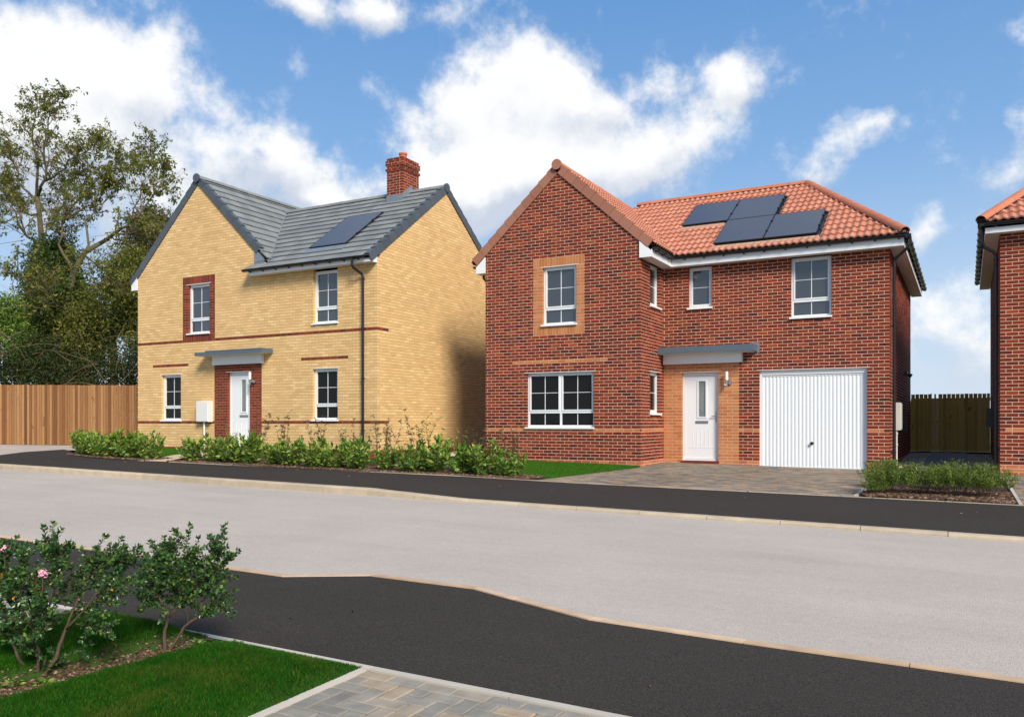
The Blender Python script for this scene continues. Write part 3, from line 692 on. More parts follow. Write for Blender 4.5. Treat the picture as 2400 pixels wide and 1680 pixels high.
# roof
roof = Roof(rh); th = .61; ct = 1/math.sqrt(1+th*th); tt = lambda y: (y-19.33)/ct
SOL = [(-6.53, -5.335, 21.13, 22.53), (-5.32, -4.155, 21.13, 22.53), (-5.32, -4.155, 19.72, 21.12), (-4.14, -2.97, 19.72, 21.12)]
roof.plane((0, 19.33, 5.49), (1,0,0), (0,1,th), [(-6.17, 0), (-1.12, 0), (-3.72, tt(23.3)), (-8.3, tt(23.3)), (-8.58, tt(22.96))], 'pan', M['pantile'], .30, .33,
    holes=[(-6.62, -4.06, tt(21.08), tt(22.58)), (-5.40, -2.88, tt(19.68), tt(21.15))])
roof.plane((-1.12, 19.33, 5.49), (0,1,0), (-2.6,0,2.42), [(0, 0), (7.94, 0), (3.97, 3.55)], 'pan', M['pantile'], .30, .33)
roof.plane((-6.2, 17.96, 5.539), (0,1,0), (-1,0,.895), [(0, 0), (1.37, 0), (5.0, 3.24), (0, 3.24)], 'pan', M['pantile'], .30, .33)
roof.plane((-11.03, 17.96, 5.539), (0,1,0), (1,0,.895), [(0, 0), (9.37, 0), (5.4, 3.24), (0, 3.24)], 'pan', M['pantile'], .30, .33, vis=False)
roof.finish(300)
mb = MB(); mb.quad([(-1.12, 27.27, 5.49), (-10.98, 27.27, 5.49), (-8.3, 23.3, 7.90), (-3.72, 23.3, 7.90)]); mb.build('roof_back', M['pantile'], rh.root)
rr = M['ridgered']
ridge_run(rh, (-8.55, 23.3, 7.93), (-3.76, 23.3, 7.93), rr); ridge_run(rh, (-3.74, 23.28, 7.93), (-1.13, 19.31, 5.56), rr, name='hip_tile', L=.38); ridge_run(rh, (-3.74, 23.32, 7.93), (-1.13, 27.3, 5.56), rr, name='hip_tile', L=.38)
ridge_run(rh, (-8.615, 17.93, 7.70), (-8.615, 22.93, 7.70), rr)
mb = MB(); mb.tube([(-8.615, 17.935, 7.685), (-8.615, 17.88, 7.685)], .125, 22); mb.build('ridge_end_cap', M['vergered'], rh.root)
verge_run(rh, (-8.60, RV, 7.69), (-6.25, RV, 5.587), (0,-1,0), M['vergered'], depth=.155); verge_run(rh, (-8.63, RV, 7.69), (-10.98, RV, 5.587), (0,-1,0), M['vergered'], depth=.155)
# valley lead
for i in range(1):
    mb = MB(); a, b = Vector((-6.17, 19.33, 5.50)), Vector((-8.58, 22.93, 7.69)); mb.tube([a, b], .022, 6); mb.build('valley_trim', M['black'], rh.root)
# solar panels set into the tiles
Esx = Vector((1,0,0)); Tsx = unit((0,1,th)); Nsx = Esx.cross(Tsx); frS = (Vector((0,19.33,5.49)), Esx, Tsx, Nsx)
def solar(house, fr, x0, x1, t0, t1, label=None):
    mb = MB(); f_ = .014
    mb.rect(x0, x1, t0, t0+f_, fr, .0, .075); mb.rect(x0, x1, t1-f_, t1, fr, 0, .075); mb.rect(x0, x0+f_, t0+f_, t1-f_, fr, 0, .075); mb.rect(x1-f_, x1, t0+f_, t1-f_, fr, 0, .075)
    p = mb.build('solar_panel', M['black'], house.root)
    mb = MB(); mb.rect(x0+f_, x1-f_, t0+f_, t1-f_, fr, .03, .072); mb.build('glass_face', M['solar'], p)
    for t in (t0+.3*(t1-t0), t0+.72*(t1-t0)):
        b = MB(); b.rect(x1-.02, x1+.035, t-.03, t+.03, fr, .05, .092); b.build('panel_clamp', M['black'], p)
for (x0, x1, y0, y1) in SOL: solar(rh, frS, x0, x1, tt(y0), tt(y1))
mb = MB()
for (x0, x1, y0, y1) in ((-6.60, -4.10, 21.09, 22.60), (-5.39, -2.90, 19.66, 21.17)): mb.rect(x0, x1, tt(y0), tt(y1), frS, -.01, .012 if x0 < -6 else .009)
mb.build('panel_tray', M['black'], rh.root)
mb = MB(); mb.rect(-6.60, -5.40, tt(20.93), tt(21.09), frS, -.008, .030); mb.rect(-5.39, -2.90, tt(19.52), tt(19.66), frS, -.008, .030); mb.build('panel_apron', plain('weathered_apron', (.48,.32,.20), .6, .4, var=.3, vscale=8), rh.root)
# things on the right side wall
mb = MB(); mb.box(RXL, -1.30, 20.45, 20.92, 1.33, 1.95); mb.box(-1.31, -1.285, 20.47, 20.90, 1.35, 1.93); mb.build('meter_box', M['meter'], rh.root)
downpipe(rh, [(-1.38, 20.5, 1.33), (-1.38, 20.5, .40)], (1,0,0), [(-1.38, 20.5, z) for z in (1.25, 1.0, .55)], M['meter'], r=.022, name='conduit')
mb = MB(); mb.prism([(22.5, 1.28), (22.78, 1.28), (22.82, 1.36), (22.80, 1.58), (22.7, 1.66), (22.52, 1.66)], frR(RXL), 0, .17); mb.build('hose_box', M['black'], rh.root)
mb = MB(); mb.box(RXL, -1.38, 24.45, 24.6, 2.75, 2.85); mb.tube([(-1.38, 24.52, 2.80), (-1.28, 24.52, 2.74)], .05, 10); mb.build('side_lamp', M['black'], rh.root)
rh.finish(300, .6)

# ================================================================== YELLOW HOUSE
yh = House(thing('brick_house', (-17.3, 19.4, .6), 'yellow brick house with grey slate-coloured roof, red brick bands and red chimney', 'house', 'new brick houses along the street'))
YV, YX0, YX1, YB = 16.36, -21.80, -12.798, 22.53; D = 1.545; dr = M['deepred']; fY = frF(YV)
y_hps = [(.95, 1, 8.29-.95*19.18), (-.95, 1, 8.29+.95*19.18)]
w1 = (-19.61, -18.73, 4.02, 5.445); w2 = (-14.88, -14.06, 4.02, 5.60); g1 = (-20.74, -19.91, 1.545, 2.895); g2 = (-14.90, -14.06, 1.545, 2.895); YD = (-18.02, -17.155, .55, 2.895)
yh.wall(fY, YX0, YX1, -13, 90, D, M['buff'], M['mortarbuff'], [w1, w2, g1, g2, YD],
    [(-19.83, -18.515, 5.445, 5.67, dr, 'soldier'), (-19.83, -18.515, 3.795, 4.02, dr, 'soldier'), (-19.83, -19.61, 4.02, 5.445, dr, 'str'), (-18.73, -18.515, 4.02, 5.445, dr, 'str'),
     (YX0, -19.84, 3.795, 3.87, dr, 'str'), (-18.505, YX1, 3.795, 3.87, dr, 'str'), (-21.12, -19.60, 3.12, 3.195, dr, 'str'), (-15.30, -13.72, 3.12, 3.195, dr, 'str'),
     (YX0, -18.54, 1.47, 1.545, dr, 'str'), (-16.71, YX1, 1.47, 1.545, dr, 'str'), (-18.53, -16.718, .57, 3.12, dr, 'str')], ref=YX1, hps=y_hps, hpz=5.62, plinth=(.795, dr))
fYS = frR(YX1); ys_hps = [(.737, 1, 7.93+.737*19.45), (-.737, 1, 7.93-.737*19.45)]
yh.wall(fYS, YV, YB, -13, 86, D, M['buff'], M['mortarbuff'], (), [(YV, 16.82, 3.795, 3.87, dr, 'str'), (YV, 16.82, 1.47, 1.545, dr, 'str')], ref=YV+.1029, lo=(.1125, 0), hps=ys_hps, hpz=5.6, plinth=(.795, dr))
mb = MB(); mb.box(YX0, YX0+.1, YV+.12, YB, .3, 5.62); mb.box(YX0, YX1-.01, YB-.1, YB, .3, 5.5); mb.build('wall', M['buff'], yh.root)
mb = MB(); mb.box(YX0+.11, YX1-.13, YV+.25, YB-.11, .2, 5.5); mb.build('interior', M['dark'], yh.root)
window(yh, fY, *w1, 'A', glass=M['glassup']); lintel(yh, fY, w1[0], w1[1], 5.447)
window(yh, fY, w2[0], w2[1], 4.04, 5.42, 'A', glass=M['glassup']); window(yh, fY, *g1, 'A'); lintel(yh, fY, g1[0], g1[1], 2.897); window(yh, fY, *g2, 'A'); lintel(yh, fY, g2[0], g2[1], 2.897)
front_door(yh, fY, YD[0], YD[1], .73, 2.885, -17.57, -17.40, 1.80, 2.68, -17.645, -17.32, 1.68); lintel(yh, fY, YD[0], YD[1], 2.897)
mb = MB(); mb.rect(-18.03, -17.14, .62, .725, fY, -.1, .03); mb.build('door_step', M['edging'], yh.root)
lamp(yh, fY, -17.03, 2.52, 2.87)
mb = MB(); mb.rect(-19.08, -18.60, 1.52, 2.10, fY, 0, .16); mb.rect(-19.065, -18.615, 1.535, 2.085, fY, .16, .175); mbx = mb.build('meter_box', M['meteryellow'], yh.root)
mb = MB(); mb.tube([(-18.85, YV-.08, 1.52), (-18.85, YV-.08, .6)], .024, 10); mb.build('conduit', M['white'], mbx)
# canopy
mb = MB(); mb.box(-18.83, -16.32, 15.96, YV-.001, 3.345, 3.372); cs = mb.build('porch_canopy', M['soffit'], yh.root)
mb = MB(); mb.box(-18.85, -16.31, 15.94, 15.958, 3.35, 3.435); mb.box(-18.43, -16.31, 15.935, 15.957, 3.436, 3.475); mb.box(-16.318, -16.298, 15.96, YV-.003, 3.35, 3.475); mb.box(-18.83, -16.32, 15.96, YV-.003, 3.42, 3.44); mb.build('canopy_edge', M['canopy'], cs)
mb = MB(); mb.box(-18.50, -16.62, 16.245, YV-.002, 3.10, 3.345); mb.build('canopy_box', M['white'], cs)
# eaves
mb = MB(); mb.box(-16.93, -12.80, 16.10, 16.115, 5.455, 5.60); mb.box(-12.815, -12.795, 16.116, YV+.0, 5.455, 5.66); mb.box(-16.93, -16.915, 16.116, YV, 5.455, 5.60)
mb.prism([(-22.05, 5.46), (-21.795, 5.46), (-21.795, 5.84), (-22.05, 5.62)], frF(YV-.005), 0, .03); mb.box(-22.06, -22.045, 16.4, 22.7, 5.46, 5.62); mb.build('fascia', wh, yh.root)
mb = MB(); mb.box(-16.914, -12.816, 16.116, YV-.005, 5.459, 5.468); mb.build('soffit', M['soffit'], yh.root)
gutter(yh, (-17.08, 16.035, 5.60), (-12.93, 16.035, 5.60), (0,-1,0), 9)
downpipe(yh, [(-13.32, 16.03, 5.56), (-13.32, 16.03, 5.40), (-13.31, 16.06, 5.34), (-13.21, 16.27, 5.20), (-13.19, 16.29, 5.12), (-13.19, 16.29, .5)], (0,-1,0), [(-13.19, 16.29, z) for z in (5.08, 3.85, 2.6, 1.3)])
# roof
roof = Roof(yh); th = .737; k_ = math.sqrt(1+th*th); ty = lambda y: (y-16.03)*k_
roof.plane((0, 16.03, 5.58), (1,0,0), (0,1,th), [(-17.05, 0), (-12.77, 0), (-12.77, .32), (-17.05, .32)], 'flat', M['slate'], .30, .32)
ysol = (-15.32, -14.08, 16.72, 18.30)
roof.plane((0, 16.03, 5.58), (1,0,0), (0,1,th), [(-16.42, .32), (-12.77, .32), (-12.77, ty(19.45)), (-18.8, ty(19.45))], 'flat', M['slate'], .30, .32, start=.15, holes=[(-15.42, -13.98, ty(16.68), ty(18.35))])
roof.plane((-16.5, 16.33, 5.914), (0,1,0), (-1,0,.95), [(0, 0), (.15, 0), (3.12, 3.172), (3.61, 3.697), (0, 3.697)], 'flat', M['slate'], .30, .32)
roof.plane((-16.5, 16.33, 5.914), (0,1,0), (-1,0,.95), [(3.12, 3.172), (6.2, 3.172), (6.2, 3.697), (3.61, 3.697)], 'flat', M['slate'], .30, .32)
roof.plane((-22.1, 16.33, 5.686), (0,1,0), (1,0,.95), [(0, 0), (6.3, 0), (6.3, 4.03), (0, 4.03)], 'flat', M['slate'], .30, .32, vis=False)
roof.finish(300)
mb = MB(); mb.quad([(-12.78, 22.87, 5.58), (-22, 22.87, 5.58), (-22, 19.45, 8.08), (-12.78, 19.45, 8.08)]); mb.build('roof_back', M['slate'], yh.root)
ridge_run(yh, (-19.18, 16.31, 8.46), (-19.18, 22.6, 8.46), M['slate']); ridge_run(yh, (-18.75, 19.45, 8.09), (-12.80, 19.45, 8.09), M['slate'])
for c0, c1 in (((-19.18, 16.31, 8.445), (-19.18, 16.265, 8.445)), ((-12.79, 19.45, 8.07), (-12.74, 19.45, 8.07))):
    mb = MB(); mb.tube([c0, c1], .125, 20); mb.build('ridge_end_cap', M['slatedark'], yh.root)
sdk = M['slatedark']
verge_run(yh, (-19.165, YV, 8.45), (-16.78, YV, 6.185), (0,-1,0), sdk, depth=.135); verge_run(yh, (-19.195, YV, 8.45), (-22.10, YV, 5.69), (0,-1,0), sdk, depth=.135)
verge_run(yh, (YX1, 19.435, 8.09), (YX1, 16.02, 5.573), (1,0,0), sdk, depth=.14); verge_run(yh, (YX1, 19.465, 8.09), (YX1, 22.88, 5.573), (1,0,0), sdk, depth=.14)
mb = MB(); mb.tube([(-16.5, 16.46, 5.93), (-18.78, 19.42, 8.10)], .024, 6); mb.build('valley_trim', M['lead'], yh.root)
mb = MB(); mb.quad([(-16.95, 16.335, 5.86), (-16.42, 16.335, 5.86), (-16.42, 16.46, 5.96), (-16.95, 16.345, 6.08)]); mb.rect(-16.98, -16.60, 5.78, 6.12, frF(16.35), 0, .006); mb.build('lead_flashing', M['lead'], yh.root)
Tsx = unit((0,1,th)); frS = (Vector((0,16.03,5.58)), Esx, Tsx, Esx.cross(Tsx))
solar(yh, frS, ysol[0], ysol[1], ty(ysol[2]), ty(ysol[3]))
mb = MB(); mb.rect(-15.40, -14.0, ty(16.66), ty(18.38), frS, -.01, .010); mb.build('panel_tray', M['black'], yh.root)
mb = MB(); mb.rect(-15.38, -14.02, ty(16.50), ty(16.70), frS, -.008, .045); mb.build('panel_apron', M['lead'], yh.root)
# chimney
ch = House(MB().build('chimney', M['mortar'], yh.root) if 0 else None)
cx0, cx1, cy0, cy1, cz0, cz1 = -14.56, -14.0, 19.06, 19.84, 7.55, 9.05
mb = MB(); mb.box(cx0+.003, cx1-.003, cy0+.003, cy1-.003, cz0, cz1-.004); mb.box(cx0-.027, cx1+.027, cy0-.027, cy1+.027, cz1-.222, cz1-.078); mb.box(cx0-.027, cx1+.027, cy0-.027, cy1+.027, cz1-.372, cz1-.303)
chim = mb.build('chimney', M['mortar'], yh.root)
for (fr, a0, a1, ph) in ((frF(cy0), cx0, cx1, 0), (frR(cx1), cy0, cy1, 1), (frL(cx0), cy0, cy1, 1), ((Vector((0,cy1,0)), Vector((1,0,0)), Vector((0,0,1)), Vector((0,1,0))), cx0, cx1, 0)):
    for k in range(20):
        z1_ = cz1-k*.075-.005; z0_ = z1_-.065; pr = .03 if k in (1, 2, 4) else 0; odd = (k+ph) % 2
        a = a0-pr+(0 if not odd else .1125 if True else 0); first = True
        segs = []
        x = a0-pr if not odd else a0-pr+.1125-.225*0
        x = (a0-pr) if not odd else (a0-pr)+.1125
        end = (a1+pr) if not odd else (a1+pr)-.1125
        while x < end-.03: segs.append((x, min(x+.215, end))); x += .225
        for (p, q) in segs:
            b = MB(); b.rect(p, q, z0_, z1_, fr, -.1+pr, pr); b.build('brick', M['red'], chim)
mb = MB(); mb.tube([(-14.28, 19.45, cz1), (-14.28, 19.45, cz1+.17), (-14.28, 19.45, cz1+.172), (-14.28, 19.45, cz1+.22)], [.105, .105, .125, .125], 20); mb.build('chimney_pot', M['pot'], chim)
mb = MB(); mb.rect(cx0-.01, cx1+.01, 7.70, 7.98, frF(cy0), 0, .012); mb.box(cx0-.06, cx1+.06, cy0-.12, cy0-.0, 7.72, 7.80)
mb.prism([(cy0-.02, 7.85), (19.45, 8.10), (cy1+.02, 7.85), (cy1, 8.0), (19.45, 8.30), (cy0-.01, 8.0)], frR(cx1), 0, .014); mb.build('lead_flashing', M['lead'], chim)
yh.finish(300, 1.2)

# ================================================================== THIRD HOUSE (cut by the frame)
tx = .601; t3 = House(thing('brick_house', (3.2, 23, .4), 'red brick house at the right edge with black downpipe and terracotta hipped roof', 'house', 'new brick houses along the street'))
D = 1.39; f3 = frF(RM)
t3.wall(f3, tx, 5.6, -15, 53, D, M['red'], M['mortar'], (), [(tx+.1125, 5.5, 1.315, 1.39, or_, 'str')], ref=tx-.0132, lo=(0, .1125), plinth=(.64, M['plinth']))
t3.wall(frL(tx), RM, RB, -15, 53, D, M['red'], M['mortar'], (), (), ref=RM+.0993, lo=(.1125, 0), plinth=(.64, M['plinth']))
mb = MB(); mb.box(5.5, 5.6, RM+.12, RB, .1, 5.3); mb.box(tx, 5.6, RB-.1, RB, .1, 5.3); mb.build('wall', M['deepred'], t3.root)
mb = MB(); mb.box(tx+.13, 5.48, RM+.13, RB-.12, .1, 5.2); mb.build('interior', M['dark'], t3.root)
ZD = .08
mb = MB(); mb.box(.335, 5.9, 19.385, 19.40, 5.34, 5.45); mb.box(.335, .35, 19.401, 27.6, 5.34, 5.45); mb.box(5.885, 5.9, 19.401, 27.6, 5.34, 5.45); mb.build('fascia', wh, t3.root)
mb = MB(); mb.box(.351, 5.88, 19.401, 19.645, 5.346, 5.353); mb.box(.351, tx-.002, 19.646, 27.6, 5.346, 5.353); mb.build('soffit', M['soffit'], t3.root)
gutter(t3, (.20, 19.325, 5.54), (5.95, 19.325, 5.54), (0,-1,0), 9); gutter(t3, (.27, 19.27, 5.54), (.27, 27.6, 5.54), (-1,0,0), 12)
downpipe(t3, [(.29, 19.62, 5.48), (.29, 19.62, 5.18), (.31, 19.64, 5.12), (.49, 19.74, 5.02), (.53, 19.76, 4.94), (.53, 19.76, .40)], (-1,0,0), [(.53, 19.76, z) for z in (4.85, 3.7, 2.3, .95)], r=.036)
roof = Roof(t3); th = .61; tt3 = lambda y: (y-19.33)*math.sqrt(1+th*th)
roof.plane((0, 19.33, 5.56), (1,0,0), (0,1,th), [(.28, 0), (5.9, 0), (3.4, tt3(23.3)), (2.8, tt3(23.3))], 'pan', M['pantile'], .30, .33)
roof.plane((.28, 19.33, 5.56), (0,1,0), (2.55,0,2.42), [(0,0), (7.94, 0), (3.97, 3.5)], 'pan', M['pantile'], .30, .33)
roof.finish(300)
mb = MB(); mb.quad([(.28, 27.27, 5.56), (5.9, 27.27, 5.56), (3.4, 23.3, 7.95), (2.8, 23.3, 7.95)]); mb.quad([(5.9, 27.27, 5.56), (5.9, 19.33, 5.56), (3.4, 23.3, 7.95), (3.4, 23.31, 7.95)]); mb.build('roof_back', M['pantile'], t3.root)
ridge_run(t3, (.25, 19.29, 5.62), (2.82, 23.28, 8.0), rr, name='hip_tile', L=.38); ridge_run(t3, (2.8, 23.3, 8.0), (3.4, 23.3, 8.0), rr); ridge_run(t3, (5.92, 19.29, 5.62), (3.38, 23.28, 8.0), rr, name='hip_tile', L=.38)
mb = MB(); mb.prism([(22.0, 1.40), (22.3, 1.40), (22.32, 1.75), (22.2, 1.83), (22.02, 1.83)], frL(tx), 0, .19); mb.build('hose_box', M['black'], t3.root)
t3.finish(300, .5)

# ================================================================== GROUND
def offb(x): return .10 if x < -16 else (.03 if x > -6 else .10-.007*(x+16))
def gz(x, y, off=0.): return .027-.01396*x+.01918*y+off
def sheet(name, pts, off, mat, thick=.0, kind='structure', res=None):
    """ground patch following the slope; off may be a function of (x,y)"""
    f = off if callable(off) else (lambda x, y: off)
    mb = MB(); xs = [p[0] for p in pts]; x0, x1 = min(xs), max(xs)
    if res:
        hps_all = poly_hps(pts); x = x0
        while x < x1-1e-6:
            q = clip(pts, [(1, 0, x+res), (-1, 0, -x)])
            if len(q) > 2: mb.quad([(a, b, gz(a, b, f(a, b))) for a, b in q])
            x += res
    else: mb.quad([(a, b, gz(a, b, f(a, b))) for a, b in pts])
    return mb.build(name, mat, None, kind=kind)
mb = MB(); gx = [-400, -120, -60, -30, 0, 30, 60, 120, 400]; gy = [-300, -60, -20, 0, 20, 40, 80, 200, 500]
cl_ = lambda v, a, b: max(a, min(b, v)); zz = lambda x, y: gz(cl_(x, -60, 40), cl_(y, -40, 45), -.06)
for i in range(len(gx)-1):
    for j in range(len(gy)-1): mb.quad([(gx[i], gy[j], zz(gx[i], gy[j])), (gx[i+1], gy[j], zz(gx[i+1], gy[j])), (gx[i+1], gy[j+1], zz(gx[i+1], gy[j+1])), (gx[i], gy[j+1], zz(gx[i], gy[j+1]))])
struct('ground', mb, M['wildground'])
NK = [(-40, 5.17), (-9.3, 5.17), (-5.05, 5.17), (-4.43, 5.56), (-3.42, 5.57), (-2.95, 5.40), (-2.25, 5.16), (-1.2, 5.12), (40, 5.12)]   # near kerb, back edge
kw = .10
mb = MB()
for i in range(len(NK)-1):
    (xa, ya), (xb, yb) = NK[i], NK[i+1]; mb.quad([(xa, ya+.02, gz(xa, ya)), (xb, yb+.02, gz(xb, yb)), (xb, 10.5, gz(xb, 10.5)), (xa, 10.5, gz(xa, 10.5))])
struct('road', mb, M['road'])
mb = MB()   # near pavement
for i in range(len(NK)-1):
    (xa, ya), (xb, yb) = NK[i], NK[i+1]; mb.quad([(xa, 3.64, gz(xa, 3.64, .003)), (xb, 3.64, gz(xb, 3.64, .003)), (xb, yb+.01, gz(xb, yb, .006)), (xa, ya+.01, gz(xa, ya, .006))])
near_path = struct('footpath', mb, M['footway'])
def ups(x): return .11 if x < -7.9 else (.042 if x > -6.95 else .11-.068*(x+7.9)/.95)
FB = [(-22.0, 12.5), (-21.0, 13.1), (-20.56, 13.247), (-18.9, 12.82), (-16.81, 12.742), (-16.08, 12.80), (-12.06, 13.17), (-8.62, 13.60), (-7.48, 13.623), (-6.32, 13.644), (-4.52, 13.70), (-2.2, 13.80), (.7, 13.86), (40, 13.9)]
def fbv(x):
    for i in range(len(FB)-1):
        if FB[i][0] <= x <= FB[i+1][0]: t = (x-FB[i][0])/(FB[i+1][0]-FB[i][0]); return FB[i][1]+t*(FB[i+1][1]-FB[i][1])
    return FB[0][1] if x < FB[0][0] else FB[-1][1]
mb = MB(); xs = sorted(set([-20.6, -20.3]+[p[0] for p in FB[2:]]+[-7.9, -7.6, -7.3, -6.95]+list(range(-19, 2))))
for i in range(len(xs)-1):
    a, b = xs[i], xs[i+1]; mb.quad([(a, 10.545, gz(a, 10.545, ups(a)-.004)), (b, 10.545, gz(b, 10.545, ups(b)-.004)), (b, fbv(b), gz(b, fbv(b), offb(b))), (a, fbv(a), gz(a, fbv(a), offb(a)))])
# rounded end towards the side road
E_ = [(-20.6, 10.545), (-20.6, 13.25), (-21.0, 13.75), (-21.9, 14.3), (-22.80, 14.69), (-22.55, 13.41), (-21.77, 12.30), (-21.2, 11.6), (-20.9, 11.0)]
o_e = lambda x, y: .06+.04*min(1, max(0, (y-10.5)/1.5)) if x < -20.6 else (ups(x)-.004 if y < 11 else .10)
mb.quad([(x, y, gz(x, y, o_e(x, y))) for x, y in E_])
far_path = struct('footpath', mb, M['footway'])
sheet('side_road', [(-21.77, 12.30), (-22.55, 13.41), (-22.80, 14.69), (-21.9, 14.9), (-21.4, 15.4), (-21.4, 16.6), (-21.82, 17.8), (-45, 17.8), (-45, 10.4), (-20.95, 10.9), (-21.2, 11.6)], lambda x, y: .08, M['road'])
# kerbs: every stone its own piece
kf = place('kerb', None, Matrix.Translation((-8, 10.5, .3)), None, kind='structure'); kn = place('kerb', None, Matrix.Translation((-4, 5.2, .15)), None, kind='structure')
x = -21.9; i = 0
while x < 8:
    L = .905; a, b = x+.004, x+L-.004
    va = [(10.42, -.05), (10.42, .085 if ups(0) else 0), (10.44, 1), (10.545, 1), (10.545, -.05)]
    v = []
    for xx in (a, b):
        u_ = ups(xx); u_ += random.uniform(-.0015, .0015)
        v += [(xx, 10.395, gz(xx, 10.395, -.06)), (xx, 10.402, gz(xx, 10.402, max(.008, u_-.022))), (xx, 10.435, gz(xx, 10.435, u_)), (xx, 10.545, gz(xx, 10.545, u_)), (xx, 10.545, gz(xx, 10.545, -.06))]
    m_ = MB(); m_.v = v; m_.f = [(4,3,2,1,0), (5,6,7,8,9)]+[(k, (k+1) % 5, 5+(k+1) % 5, 5+k) for k in range(5)]
    m_.build('kerb_stone', M['kerb'], kf); x += L
for i in range(len(NK)-1):
    (xa, ya), (xb, yb) = NK[i], NK[i+1]; xa, xb = max(xa, -14), min(xb, 8)
    if xb <= xa: continue
    n = max(1, round(math.hypot(xb-xa, yb-ya)/.9))
    for k in range(n):
        p = (xa+(xb-xa)*k/n+.003, ya+(yb-ya)*k/n); q = (xa+(xb-xa)*(k+1)/n-.003, ya+(yb-ya)*(k+1)/n); m_ = MB(); h_ = .014+random.uniform(-.001, .001)
        fl = [(p[0], p[1]), (q[0], q[1]), (q[0], q[1]+kw), (p[0], p[1]+kw)]
        m_.v = [(x_, y_, gz(x_, y_, -.05)) for x_, y_ in fl]+[(x_, y_, gz(x_, y_, h_ if j < 2 else .007)) for j, (x_, y_) in enumerate(fl)]
        m_.f = [(3,2,1,0), (4,5,6,7), (0,1,5,4), (1,2,6,5), (2,3,7,6), (3,0,4,7)]; m_.build('kerb_stone', M['kerbnear'], kn)
def edging(name, p, q, wd, top, base=-.05, L=.9, mat=None, offf=None):
    root = place(name, None, Matrix.Translation((p[0], p[1], gz(*p))), None, kind='structure'); d = Vector((q[0]-p[0], q[1]-p[1])); n = max(1, round(d.length/L)); t = d.normalized(); s_ = Vector((-t.y, t.x))*wd
    for k in range(n):
        a = Vector(p)+d*(k/n)+t*.003; b = Vector(p)+d*((k+1)/n)-t*.003; m_ = MB(); fl = [a, b, b+s_, a+s_]; of = offf or (lambda x, y: 0)
        m_.v = [(f_.x, f_.y, gz(f_.x, f_.y, base+of(f_.x, f_.y))) for f_ in fl]+[(f_.x, f_.y, gz(f_.x, f_.y, top+of(f_.x, f_.y))) for f_ in fl]
        m_.f = [(3,2,1,0), (4,5,6,7), (0,1,5,4), (1,2,6,5), (2,3,7,6), (3,0,4,7)]; m_.build('edging_stone', mat or M['edging'], root)
    return root
ob = lambda x, y: offb(x)
edging('edging', (-9, 3.605), (5, 3.605), .05, .012)
edging('edging', (-2.890, 3.60), (-2.890, -1.5), -.046, .010)
edging('edging', (-16.0, fbv(-16.0)), (-8.62, 13.60), .045, .012, mat=M['kerb'], offf=ob); edging('edging', (-20.5, 13.24), (-16.85, 12.75), .045, .012, mat=M['kerb'], offf=ob)
edging('edging', (-8.62, 13.60), (-6.32, 13.644), .045, .008, mat=M['kerb'], offf=ob); edging('edging', (-6.32, 13.644), (.7, 13.86), .045, .01, mat=M['kerb'], offf=ob); edging('edging', (.7, 13.86), (7, 13.9), .045, .01, mat=M['kerb'], offf=ob)
edging('edging', (-1.50, 13.92), (-1.50, 16.4), .05, .014, offf=ob); edging('edging', (.66, 13.92), (.62, 19.6), -.05, .02, offf=ob)
# paved and planted patches
sheet('path', [(-16.77, 12.74), (-16.09, 12.80), (-16.9, 14.0), (-17.1, 16.36), (-18.0, 16.36), (-18.0, 14.6), (-17.3, 13.5)], lambda x, y: .108, M['tan'])
soil = M['soil']
sheet('planting_bed', [(-20.56, 13.25), (-18.9, 12.83), (-16.9, 12.76), (-17.25, 13.5), (-17.45, 13.53), (-17.9, 13.95), (-21.3, 14.2), (-21.0, 13.75)], lambda x, y: .112, soil)
sheet('planting_bed', [(-16.05, 12.82), (-12.06, 13.2), (-8.62, 13.63), (-7.15, 13.66), (-6.98, 14.02), (-7.35, 14.44), (-8.6, 15.04), (-16.7, 14.9), (-16.5, 14.0)], lambda x, y: offb(x)+.012, soil, res=1.5)
sheet('planting_bed', [(-1.44, 13.92), (.60, 13.90), (.60, 18.0), (-1.44, 18.0)], lambda x, y: .05, soil)
sheet('lawn', [(-21.4, 14.21), (-18.02, 13.97), (-17.42, 13.56), (-18.01, 14.6), (-18.01, 16.37), (-21.4, 16.37)], lambda x, y: .105, M['turf'])
sheet('lawn', [(-17.08, 16.37), (-16.7, 14.92), (-12.8, 14.97), (-12.8, 16.37)], lambda x, y: offb(x)+.008, M['turf'])
sheet('lawn', [(-12.79, 14.97), (-8.62, 15.02), (-7.6, 14.42), (-7.05, 14.0), (-6.93, 14.1), (-6.47, 17.2), (-6.53, 17.99), (-12.79, 17.99)], lambda x, y: offb(x)+.008, M['turf'], res=1.0)
sheet('gravel_strip', [(-1.457, 18.0), (-.88, 18.0), (-.88, 27.4), (-1.457, 27.4)], .035, M['gravelm']); sheet('gravel_strip', [(.03, 18.0), (.62, 18.0), (.62, 27.4), (.03, 27.4)], .035, M['gravelm'])
sheet('garden_ground', [(-12.79, 18.0), (-10.63, 18.0), (-10.63, 28), (-12.79, 28)], .10, M['gravelm'])
